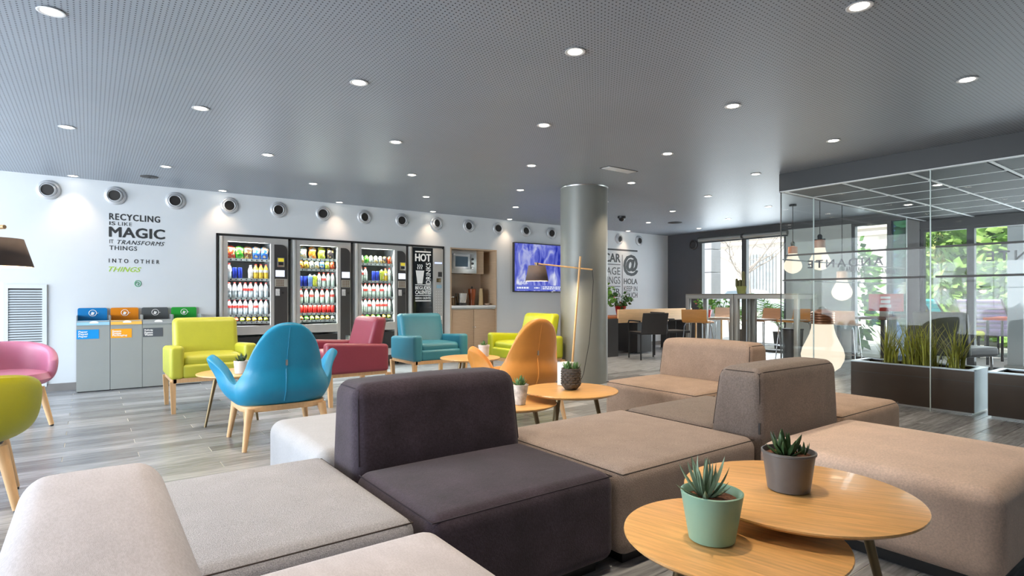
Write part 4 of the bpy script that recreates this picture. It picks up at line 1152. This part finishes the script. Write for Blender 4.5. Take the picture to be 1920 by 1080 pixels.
def leaf_cloud(b, c, rad, n, size, rnd, droop=.4):
    for i in range(n):
        while True:
            p = Vector((rnd.uniform(-1, 1), rnd.uniform(-1, 1), rnd.uniform(-1, 1)))
            if .25 < p.length < 1: break
        pos = Vector((c[0] + p.x * rad[0], c[1] + p.y * rad[1], c[2] + p.z * rad[2]))
        d = Vector((p.x, p.y, p.z * .4 - droop * rnd.random())).normalized()
        u = d.cross(Vector((rnd.uniform(-1, 1), rnd.uniform(-1, 1), rnd.uniform(-.3, 1)))).normalized()
        s = size * rnd.uniform(.6, 1.25); w = s * .36
        nn = d.cross(u) * s * .08
        a = b.verts.new(pos); l = b.verts.new(pos + d * s * .45 + u * w); m_ = b.verts.new(pos + d * s * .5 - nn); r = b.verts.new(pos + d * s * .45 - u * w); e_ = b.verts.new(pos + d * s)
        for f in ((a, r, m_), (a, m_, l), (m_, r, e_), (m_, e_, l)): b.faces.new(f)
    return b


leaf_m = M('leaf_green', srgb(96, 142, 52), .45, var=.45, vscale=8)
leaf_d = M('leaf_dark_green', srgb(60, 104, 46), .45, var=.45, vscale=8)
palm_m = M('palm_green', srgb(110, 166, 64), .45, var=.3, vscale=6)
bloom_m = M('pink_bloom', srgb(224, 96, 110), .5, var=.2, vscale=30)


def leafy(label, x, y, z, prof, pm, c, rad, n, size, lm, seed, flowers=0):
    t = thing('potted_plant', label, 'plant', (x, y, z)); rnd = random.Random(seed)
    put('pot', lat(prof, 24), pm, t); zt = prof[-1][1]
    put('soil', lat([(prof[-1][0] * .9, zt - .02), (.01, zt - .012)], 16), soil_m, t)
    b = BM()
    for k in range(6):
        a = k * 1.05; tube(b, [(0, 0, zt - .02), (rad[0] * .3 * math.cos(a), rad[1] * .3 * math.sin(a), c[2] * .7), (rad[0] * .6 * math.cos(a), rad[1] * .6 * math.sin(a), c[2] + rad[2] * .3)], .005, 5)
    put('stems', b, leaf_d, t)
    f = put('foliage', leaf_cloud(BM(), c, rad, n, size, rnd), lm, t); f['kind'] = 'stuff'
    if flowers:
        f = put('blossom', leaf_cloud(BM(), (c[0], c[1], c[2] + .01), (rad[0] * 1.05, rad[1] * 1.05, rad[2] * 1.05), flowers, .045, rnd), bloom_m, t); f['kind'] = 'stuff'
    return t


stone_pot = M('stone_pot', srgb(178, 168, 158), .8, var=.12, vscale=14)
red_pot = M('red_pot', srgb(176, 26, 36), .4, var=.05)
leafy('leafy green plant in a stone pot on the desk beside the column', 7.50, 7.42, .7155, [(.07, 0), (.08, .01), (.12, .20), (.125, .21)], stone_pot, (0.02, 0, .40), (.21, .21, .22), 150, .10, leaf_m, 1)
leafy('small leafy plant in a red pot on the desk', 8.15, 7.55, .7155, [(.07, 0), (.075, .01), (.105, .17), (.11, .18)], red_pot, (0, 0, .30), (.18, .18, .14), 110, .09, leaf_d, 2, 8)


def desk_chair(label, x, y, rz):
    t = thing('desk_chair', label, 'chair', (x, y, 0), rz, 'black desk armchairs')
    for sx in (-1, 1):
        put('leg', tb([(sx * .235, .22, 0), (sx * .235, .215, .44)], .014, 8), black_m, t)
        put('leg', tb([(sx * .235, -.23, 0), (sx * .235, -.225, .44)], .014, 8), black_m, t)
        put('arm', tb([(sx * .25, -.22, .43), (sx * .25, -.225, .62), (sx * .25, -.20, .655), (sx * .25, .0, .66), (sx * .25, .22, .655)], .013, 8), black_m, t)
    put('seat', cushion(.47, .46, .04, .012), black_m, t, (0, 0, .43))
    put('backrest', cushion(.475, .03, .36, .012, fn=lambda p: (p.x, p.y + .07 * (p.z / .36) ** 1.5 - .02 * (1 - (p.x / .24) ** 2), p.z)), M('black_hide', srgb(40, 39, 41), .4, var=.06), t, (0, .235, .44))
    return t


desk_chair('black armchair at the desk, its back to the camera', 7.80, 6.60, math.radians(158))
desk_chair('black armchair turned sideways beyond the first desk chair', 8.50, 6.62, math.radians(70))

for label, y0, y1, xo in [('tall aluminium bar table nearer the dark wall', 5.61, 6.58, 8.84), ('tall aluminium bar table nearer the glass partition', 4.50, 5.60, 8.84)]:
    t = thing('bar_table', label, 'table', (xo, (y0 + y1) / 2, 0), 0, 'tall bar tables'); h = (y1 - y0) / 2; w = .60
    put('top', bx(0, w, -h, h, 1.105, 1.125, bev=.003), M('bar_top_grey', srgb(112, 110, 104), .4, var=.05), t)
    for k, (a, b_) in enumerate([((0, .07), (-h, -h + .07)), ((w - .07, w), (-h, -h + .07)), ((0, .07), (h - .07, h)), ((w - .07, w), (h - .07, h))]): put('leg', bx(a[0], a[1], b_[0], b_[1], 0, 1.04, bev=.003), alu, t)
    put('rail', bx(0, .07, -h + .001, h - .001, 1.04, 1.105), alu, t); put('rail', bx(w - .07, w, -h + .001, h - .001, 1.04, 1.105), alu, t)
    put('rail', bx(.07, w - .07, -h + .001, -h + .07, 1.04, 1.105), alu, t); put('rail', bx(.07, w - .07, h - .07, h - .001, 1.04, 1.105), alu, t)


def bar_stool(label, x, y, rz, m):
    """front -y, bent plywood shell on four chrome legs"""
    t = thing('bar_stool', label, 'stool', (x, y, 0), rz, 'bent plywood bar stools')
    prof = [(-.20, .635), (-.19, .648), (-.10, .655), (.08, .645), (.15, .65), (.19, .685), (.205, .74), (.215, .865), (.203, .866), (.19, .745), (.175, .70), (.14, .667), (.08, .66), (-.10, .67), (-.195, .662)]
    b = BM(); prism(b, prof, -.205, .205, 'x', bev=.003); put('shell', b, m, t)
    put('seat_pad', cushion(.36, .30, .012, .005), M('seat_white', srgb(226, 222, 218), .4, var=.03), t, (0, -.03, .668))
    for sx in (-1, 1):
        for sy in (-1, 1): put('leg', tb([(sx * .10, sy * .09, .645), (sx * .155, sy * .14, .635), (sx * .175, sy * .16, .58), (sx * .215, sy * .205, 0)], .0085, 8), chrome, t)
    put('footrest', tb([(-.205, -.195, .22), (.205, -.195, .22), (.205, .195, .22), (-.205, .195, .22)], .0065, 6, closed=True), chrome, t)
    return t


bar_stool('amber plywood bar stool seen from behind, at the near bar table', 8.12, 5.80, math.radians(107), wood_amber)
bar_stool('pale plywood bar stool on the window side of the near bar table', 9.75, 6.42, math.radians(-75), wood_pale)
bar_stool('light brown bar stool on the window side, left of two', 9.74, 5.58, math.radians(-105), M('brown_plywood', srgb(186, 142, 108), .4, var=.08, vscale=5, stretch=(1, 1, 10)))
bar_stool('orange brown bar stool right beside the glass corner', 9.80, 5.05, math.radians(-105), wood_amber)
bar_stool('brown stool seen through the glass at the window counter', 9.15, 3.98, math.radians(100), MATS['brown_plywood'])

ct = thing('window_counter', 'dark wood counter below the narrow street window', 'counter', (9.75, 3.62, 0))
put('top', bx(0, .55, 0, .95, .72, .76, bev=.003), M('dark_walnut', srgb(104, 70, 52), .45, var=.1, vscale=4, stretch=(8, 1, 1)), ct)
for a in ((.04, .04), (.47, .04), (.04, .87), (.47, .87)): put('leg', bx(a[0], a[0] + .05, a[1], a[1] + .05, 0, .72), frame_dark, ct)
rs = thing('red_sign', 'red board sign with white burger shapes by the window', 'sign', (10.35, 3.60, .7605), 0)
put('board', bx(0, .02, 0, .50, .08, .36, bev=.003), M('sign_red', srgb(204, 62, 48), .5, var=.04), rs)
put('foot', bx(-.05, .07, .18, .32, 0, .08), alu, rs)
for z, a, h in [(.30, .15, .035), (.235, .14, .05), (.165, .17, .05)]:
    put('white_mark', prism(BM(), rrect(.25 - a / 2, .25 + a / 2, z - h / 2, z + h / 2, h * .45), -.004, .001, 'x'), lab_white, rs)
for k, (y, z) in enumerate([(4.98, 1.95), (4.98, 1.72)]):
    t = thing('notice_frame', 'small black framed notice on the pale pier, %s one' % ['upper', 'lower'][k], 'frame', (XW - .02, y, z), 0, 'notices on the pier')
    b = BM()
    for a in [(-.10, -.085, 0, .16), (.085, .10, 0, .16), (-.085, .085, 0, .015), (-.085, .085, .145, .16)]: box(b, -.012, 0, *a)
    put('frame', b, black_m, t); put('sheet', bx(-.006, -.001, -.085, .085, .015, .145), lab_white, t)

cp_ = thing('potted_cactus', 'cactus with tall stem in a green pot on the bar table', 'plant', (9.02, 5.57, 1.1255))
put('pot', lat([(.06, 0), (.065, .004), (.088, .125), (.092, .13), (.082, .131)], 24), M('olive_pot', srgb(150, 158, 96), .5, var=.05), cp_)
put('soil', lat([(.078, .115), (.01, .122)], 16), soil_m, cp_)
cac = M('cactus_skin', srgb(104, 104, 68), .6, var=.2, vscale=30)
for x, y, h, r in [(-.02, -.05, .27, .028), (.0, .02, .13, .027), (.01, .055, .12, .024), (.03, -.02, .14, .027), (-.03, .07, .15, .022)]:
    put('stem', lat([(r * .7, .115), (r, .14), (r, .115 + h * .8), (r * .75, .115 + h * .95), (r * .2, .115 + h)], 10, c=(x, y, 0)), cac, cp_)
sp = thing('plant_stand', 'low wooden stand under the window flowers', 'stand', (10.27, 6.98, 0))
put('top', bx(-.18, .18, -.34, .34, .62, .65, bev=.003), oak, sp)
for a in ((-.15, -.30), (.15, -.30), (-.15, .30), (.15, .30)): put('leg', tb([(a[0], a[1], 0), (a[0], a[1], .62)], .018, 8), oak, sp)
leafy('pink flowering plant in a red pot behind the bar table leg', 10.27, 7.14, .6505, [(.08, 0), (.085, .01), (.12, .15), (.125, .16)], red_pot, (0, 0, .27), (.19, .19, .13), 120, .07, leaf_m, 3, 45)
leafy('trailing green plant beside the pink flowers at the window', 10.27, 6.77, .6505, [(.07, 0), (.075, .01), (.1, .12), (.105, .13)], stone_pot, (0, 0, .28), (.17, .17, .16), 60, .12, leaf_m, 4)


def palm(label, x, y, z, n, L_, seed, pot=True, name='potted_palm', up=0.):
    t = thing(name, label, 'plant', (x, y, z)); rnd = random.Random(seed)
    if pot:
        put('pot', lat([(.13, 0), (.14, .01), (.17, .34), (.175, .36)], 24), dark_grey, t); put('soil', lat([(.16, .33), (.01, .335)], 16), soil_m, t)
    z0 = .33 if pot else 0
    for k in range(n):
        b = BM(); az = k * 2.4 + rnd.uniform(-.3, .3); el = rnd.uniform(.55 + up, 1.25 + up * .3); L2 = L_ * rnd.uniform(.7, 1.1)
        pts = []
        for i in range(11):
            u = i / 10; r = L2 * u * math.cos(el) * (1 + .3 * u); zz = L2 * (u * math.sin(el) - .35 * u * u)
            pts.append(Vector((r * math.cos(az), r * math.sin(az), z0 + zz)))
        tube(b, pts, .006, 5, .002)
        sd_ = Vector((-math.sin(az), math.cos(az), 0))
        for i in range(3, 11):
            d = (pts[i] - pts[i - 1]).normalized()
            for s in (-1, 1):
                ll = L2 * .30 * math.sin(PI * (i - 2) / 10) + .05; tip = pts[i] + (sd_ * s * .8 + d * .6 + Vector((0, 0, -.25))).normalized() * ll
                w = d * .014
                b.faces.new([b.verts.new(pts[i] - w), b.verts.new(pts[i] + w), b.verts.new((pts[i] + tip) / 2 + w * .8 + Vector((0, 0, .012))), b.verts.new(tip), b.verts.new((pts[i] + tip) / 2 - w * .8 + Vector((0, 0, .012)))])
        put('frond', b, palm_m, t)
    return t


palm('feathery palm just outside the window left of the glass corner', 11.7, 6.30, -.02, 12, 1.3, 5, up=.3)
palm('smaller palm outside the window behind the cactus', 11.9, 7.25, -.02, 7, 1.0, 8, up=.45)
lc = thing('waste_basket', 'dark grey waste basket beside the glass corner', 'bin', (9.15, 4.75, 0))
put('body', lat([(.13, 0), (.135, .01), (.16, .55), (.155, .55), (.13, .02)], 28), dark_grey, lc); put('rim', lat([(.165, .54), (.168, .56), (.155, .56)], 28), black_m, lc)

# --- light bulb lamps
opal = emit_mat('opal_glow', (1, .86, .68), 1.15)
opal_up = M('opal_glass', srgb(250, 226, 200), .3, emit=.55, var=.02)
cop = M('copper_wood', srgb(190, 128, 92), .4, var=.08)
def bulb(t, z, R, Hh):
    pr = [(.02 * R, 0), (.45 * R, .05 * Hh), (.80 * R, .16 * Hh), (.97 * R, .30 * Hh), (R, .40 * Hh), (.93 * R, .52 * Hh), (.76 * R, .66 * Hh), (.60 * R, .80 * Hh), (.52 * R, .92 * Hh), (.50 * R, Hh)]
    return put('bulb_glass', lat([(r, z + h) for r, h in pr], 36), None, t)


for x, y, z, lb, cap_m in [(7.80, 3.68, 1.425, 'bulb shaped pendant lamp with copper cap, middle of three', cop), (8.30, 3.62, 1.02, 'bulb shaped pendant lamp hanging lowest of three', wood_pale), (8.47, 4.39, 1.42, 'bulb shaped pendant lamp nearest the glass corner', cop)]:
    t = thing('pendant_lamp', lb, 'lamp', (x, y, z), 0, 'bulb pendants behind the glass corner')
    o = bulb(t, 0, .128, .30); o.data.materials.append(opal)
    put('cap', lat([(.066, .30), (.066, .40), (.03, .41)], 20), cap_m, t); put('holder', lat([(.028, .40), (.03, .46), (.016, .48)], 16), black_m, t)
    put('cord', tb([(0, 0, .475), (0, 0, H - z - .02)], .005, 6), cord_m, t); put('ceiling_rose', lat([(.05, H - z - .025), (.05, H - z - .001)], 16), black_m, t)
    l = bpy.data.lights.new('bulb_light', 'POINT'); l.energy = 5; l.color = (1, .85, .65); l.shadow_soft_size = .14
    lo = bpy.data.objects.new('bulb_light', l); COL.objects.link(lo); lo.parent = t; lo.location = (0, 0, -.2)
t = thing('giant_bulb_lamp', 'giant glowing light bulb standing on the floor behind the sofa', 'lamp', (8.13, 3.80, 0))
o = bulb(t, .0, .27, .70); o.data.materials.append(opal)
b = BM(); pr = []
for k in range(5): pr += [(.135, .70 + k * .034), (.148, .712 + k * .034), (.148, .724 + k * .034), (.135, .733 + k * .034)]
put('screw_cap', lathe(b, pr + [(.10, .885), (.05, .905)], 28), M('screw_brown', srgb(128, 84, 54), .35, metal=.3, var=.1), t)
put('contact', lat([(.05, .903), (.045, .93), (.02, .94)], 16), black_m, t)
# --- planters behind the glass
bronze = M('planter_bronze', srgb(70, 57, 48), .3, metal=.3, var=.08)
plsteel = M('planter_steel', srgb(180, 190, 200), .3, metal=.7, var=.05)
grass_m = M('reed_green', srgb(158, 160, 62), .5, var=.35, vscale=9); reed_d = M('reed_dark', srgb(60, 46, 60), .5, var=.4, vscale=9)


def planter(label, y0, y1, gm, n, Hg, seed, gy0, gy1):
    x0, x1 = 6.44, 6.86; h = .40
    t = thing('planter_box', label, 'planter', (x0, y0, 0), 0, 'long planter boxes'); w = x1 - x0; L_ = y1 - y0; rnd = random.Random(seed)
    put('front_panel', bx(0, .02, .0, L_, .02, h), bronze, t); put('rear_panel', bx(w - .02, w, 0, L_, .02, h), bronze, t)
    put('end_panel', bx(.02, w - .02, 0, .02, .02, h), plsteel, t); put('end_panel', bx(.02, w - .02, L_ - .02, L_, .02, h), plsteel, t)
    b = BM()
    for a in [(-.004, .045, 0, L_), (w - .045, w + .004, 0, L_), (.045, w - .045, -.004, .05), (.045, w - .045, L_ - .05, L_ + .004)]: box(b, a[0], a[1], a[2], a[3], h, h + .012)
    put('rim', b, plsteel, t); put('plinth', bx(.02, w - .02, .02, L_ - .02, 0, .02), steel, t); put('band', bx(-.003, 0, .0, L_, .30, .305), dark_grey, t)
    put('soil', bx(.02, w - .02, .02, L_ - .02, .1, .33), soil_m, t)
    b = BM()
    for i in range(n):
        cy = rnd.choice([gy0 + (gy1 - gy0) * q_ for q_ in (.08, .42, .55, .66, .92)]) + rnd.gauss(0, .03); cx = rnd.uniform(.1, w - .1)
        az = rnd.uniform(0, 2 * PI); L2 = Hg * rnd.uniform(.5, 1.1); lean = rnd.uniform(.02, .6); prev = None; w0 = rnd.uniform(.006, .012)
        sd_ = Vector((-math.sin(az + rnd.uniform(-.5, .5)), math.cos(az), 0))
        for k in range(6):
            u = k / 5; p = Vector((cx + math.cos(az) * lean * L2 * u * u, cy + math.sin(az) * lean * L2 * u * u, .33 + L2 * u * (1 - .28 * lean * u)))
            ww = w0 * (1 - .9 * u)
            cur = (b.verts.new(p - sd_ * ww), b.verts.new(p + sd_ * ww))
            if prev: b.faces.new((prev[0], prev[1], cur[1], cur[0]))
            prev = cur
    g = put('grass', b, gm, t); g['kind'] = 'stuff'


planter('long bronze planter of green reeds behind the glass', 1.68, 2.72, grass_m, 300, .50, 1, .14, .80)
planter('bronze planter with dark spiky grass at the right edge', .45, 1.58, reed_d, 60, .50, 2, .2, .8)

# --- entrance seat seen through the glass
t = thing('lounge_seat', 'dark green high-backed seat beyond the planter', 'seat', (8.8, 2.48, 0), math.radians(70))
put('seat', cushion(.62, .6, .12, .04), dark_grey, t, (0, 0, .34)); gm_ = M('dark_green_hide', srgb(56, 62, 50), .4, var=.06)
put('backrest', cushion(.66, .10, .55, .04, fn=lambda p: (p.x, p.y + .12 * p.z - .25 * (p.x / .33) ** 2 * .3, p.z)), gm_, t, (0, .29, .34))
for sx in (-1, 1):
    for sy in (-1, 1): put('leg', tb([(sx * .26, sy * .25, 0), (sx * .25, sy * .24, .35)], .014, 8), chrome, t)

# ================================================================== OUTSIDE
ground = struct(put('ground', bx(XW + .12, 60, -25, 60, -.14, -.02), M('paving', srgb(196, 194, 190), .8, var=.05, vscale=2)))
hedge_m = M('hedge_green', srgb(150, 186, 96), .6, var=.5, vscale=3); hedge_y = M('hedge_yellow', srgb(196, 200, 120), .6, var=.4, vscale=3)


def bush(label, x, y, c, rad, n, size, m, seed):
    t = thing('garden_bush', label, 'bush', (x, y, -.02), 0, 'garden bushes'); rnd = random.Random(seed)
    put('trunk', tb([(0, 0, 0), (.05, .02, c[2] * .6), (0, 0, c[2])], .05, 8, .02), M('bark', srgb(176, 168, 160), .8, var=.2), t)
    f = put('foliage', leaf_cloud(BM(), c, rad, n, size, rnd), m, t); f['kind'] = 'stuff'


bush('tall pale green bush at the left of the garden', 15.8, 4.80, (0, 0, 1.9), (.9, .70, 1.9), 1400, .30, hedge_m, 1)
bush('tall yellowish bush behind the others in the garden', 17.9, 4.2, (0, 0, 2.3), (.75, 1.3, 2.3), 1900, .32, hedge_y, 2)
bush('dense green bush behind the garden mullion', 16.0, 3.25, (0, 0, 1.8), (.9, .72, 1.8), 1500, .28, hedge_m, 3)
bush('broad leaved bush at the right of the garden', 15.8, 1.65, (0, 0, 1.7), (.9, .75, 1.8), 1400, .34, palm_m, 4)
bush('far dense hedge bush closing the garden', 20.2, 4.2, (0, 0, 2.8), (1.0, 2.8, 2.9), 2600, .42, leaf_m, 5)
bush('right end hedge bush of the garden', 19.6, -1.3, (0, 0, 2.2), (1.0, 2.0, 2.4), 1800, .42, hedge_m, 6)
bush('slim green shrub outside the narrow street window', 12.6, 5.22, (0, 0, 1.15), (.35, .35, 1.1), 420, .2, leaf_m, 9)
palm('low palm in the garden before the bushes', 14.4, 2.6, -.02, 12, 1.3, 11, pot=False, name='garden_palm')


def lounger(label, x, y, rz, c):
    t = thing('garden_lounger', label, 'lounger', (x, y, -.02), rz, 'garden loungers'); m = M('lounger_' + c, srgb(*{'lime': (206, 220, 70), 'cyan': (70, 190, 205), 'violet': (140, 120, 170), 'orange': (226, 100, 50)}[c]), .6, var=.04)
    put('seat', bx(-.35, .35, -.7, .35, .40, .48, bev=.02), m, t)
    for k in range(7):
        z = .50 + k * .085; put('slat', bx(-.33, .33, -.02, .03, -.036, .036, bev=.01), m, t, (0, .40 + k * .055, z), (-.6, 0, 0))
    for sx in (-1, 1):
        for yy in (-.6, .3): put('leg', tb([(sx * .3, yy, 0), (sx * .3, yy, .4)], .02, 8), frame_dark, t)
        put('side_rail', tb([(sx * .34, .32, .44), (sx * .34, .80, 1.06)], .016, 8), frame_dark, t)


lounger('lime green garden lounger, leftmost outside', 12.3, 3.75, math.radians(70), 'lime'); lounger('cyan garden lounger beside the lime one', 13.9, 4.05, math.radians(70), 'cyan')
lounger('second cyan lounger right of the garden mullion', 13.2, 1.35, math.radians(-60), 'cyan'); lounger('violet garden lounger near the mullion', 13.2, 3.05, math.radians(80), 'violet')
t = thing('garden_table', 'orange topped garden table outside the glass', 'table', (12.0, 2.45, -.02))
put('top', bx(-.45, .45, -.45, .45, .72, .76, bev=.005), M('orange_top', srgb(226, 98, 44), .5, var=.04), t)
for a in ((-.4, -.4), (.4, -.4), (-.4, .4), (.4, .4)): put('leg', tb([(a[0], a[1], 0), (a[0], a[1], .72)], .02, 8), frame_dark, t)
gw = thing('garden_post', 'white post standing just outside the garden window', 'post', (11.0, 2.36, -.02))
put('shaft', bx(-.09, .09, -.09, .09, 0, 3.0, bev=.005), M('post_white', srgb(226, 230, 230), .6, var=.03), gw); put('foot', bx(-.12, .12, -.12, .12, 0, .08), alu, gw)

sp = thing('stone_pillar', 'pale stone pillar standing outside the street window', 'pillar', (12.2, 8.42, -.02)); stone = M('pale_stone', srgb(196, 196, 202), .8, var=.06, vscale=4)
blk = mesh_of(bx(-.20, .20, -.22, .22, 0, .55, bev=.01, seg=1), 30); blk.materials.append(stone)
for k in range(6): put('stone_block', blk, None, sp, (0, 0, k * .56))
# facade across the street
FX = 36
fa = thing('street_facade', 'sunlit pale building across the street with barred windows', 'building', (FX, 20, -.02))
fac_m = M('facade_cream', srgb(236, 230, 222), .85, var=.04, vscale=.6)
put('wall', bx(0, 2, -28, 22, 0, 14), fac_m, fa)
for z in (4.6, 5.0, 9.2): put('ledge', bx(-.25, 0, -28, 22, z, z + .22), fac_m, fa)
wdk = M('dark_pane', srgb(176, 184, 190), .3, var=.2, vscale=2)
for k in range(11):
    y = -24 + k * 4.1
    w_ = put('window', bx(-.06, 0, y - 1.05, y + 1.05, 1.0, 4.0), M('window_stone', srgb(214, 208, 200), .8, var=.04), fa)
    put('pane', bx(-.08, -.06, y - .9, y + .9, 1.1, 3.9), wdk, w_)
    for q_ in range(9): put('bar', tb([(-.14, y - .9 + q_ * .225, 1.05), (-.14, y - .9 + q_ * .225, 3.95)], .02, 5), alu, w_)
# bare street tree
tr = thing('street_tree', 'bare branched tree on the street outside', 'tree', (21.0, 12.6, -.02)); bark = MATS['bark']; rnd = random.Random(21)
put('trunk', tb([(0, 0, 0), (.05, .05, 1.2), (-.1, .1, 2.2)], .10, 10, .06), bark, tr)
for k in range(9):
    b = BM(); a = k * .75; p = Vector((-.1, .1, 1.5 + .08 * k)); d = Vector((math.cos(a) * .5, math.sin(a), .75)).normalized(); pts = [p]
    for i in range(6): d = (d + Vector((rnd.uniform(-.4, .4), rnd.uniform(-.5, .5), rnd.uniform(-.15, .3)))).normalized(); p = p + d * .55; pts.append(p)
    tube(b, pts, .035, 6, .006)
    for i in (2, 3, 4, 5):
        for _ in range(2):
            d2 = Vector((rnd.uniform(-1, 1), rnd.uniform(-1, 1), rnd.uniform(-.3, .8))).normalized(); tube(b, [pts[i], pts[i] + d2 * .4, pts[i] + d2 * .8 + Vector((0, 0, .12))], .016, 5, .004)
    put('branch', b, bark, tr)
# parked car
car = thing('parked_car', 'silver car parked across the street', 'car', (27.2, 16.2, -.02), PI / 2)
cm_ = M('car_silver', srgb(196, 202, 208), .25, metal=.4, var=.02)
body = [(-2.15, .35), (-2.1, .62), (-1.95, .80), (-1.05, .92), (1.45, .98), (2.0, .92), (2.15, .70), (2.12, .35)] 
cabin = [(-1.1, .90), (-.35, 1.42), (.2, 1.48), (1.0, 1.44), (1.6, .97)]
put('body', prism(BM(), body, -.82, .82, 'y', bev=.05), cm_, car); put('cabin', prism(BM(), cabin, -.70, .70, 'y', bev=.05), cm_, car)
sg = M('car_glass', srgb(120, 136, 146), .1, var=.05)
for s in (-1, 1):
    put('side_window', prism(BM(), [(-.85, .98), (-.28, 1.36), (.25, 1.40), (.25, .98)], s * .70, s * .715), sg, car); put('side_window', prism(BM(), [(.32, .98), (.32, 1.40), (.95, 1.37), (1.35, .99)], s * .70, s * .715), sg, car)
    put('door_handle', bx(.12, .28, s * .82 - .01, s * .82 + .01, .82, .85), chrome, car)
    for xx in (-1.35, 1.35):
        w_ = put('wheel', lat([(.20, -.1), (.31, -.1), (.325, -.06), (.325, .06), (.31, .1), (.20, .1)], 28, axis='y'), black_m, car, (xx, s * .76, .325))
        put('rim', lat([(.20, -.09), (.20, .09)], 24, axis='y'), alu, w_)
        for q_ in range(5):
            a = q_ * 2 * PI / 5; put('spoke', tb([(0, s * .1, 0), (.19 * math.cos(a), s * .1, .19 * math.sin(a))], .022, 6), MATS['profile_silver'], w_)
for xx, n_ in ((-2.1, 'headlamp'), (2.08, 'tail_lamp')):
    for s in (-1, 1): put(n_, bx(xx - .05, xx + .05, s * .62 - .16, s * .62 + .16, .62, .76, bev=.02), lab_white if n_ == 'headlamp' else cap_red, car)
bpy.context.view_layer.update()
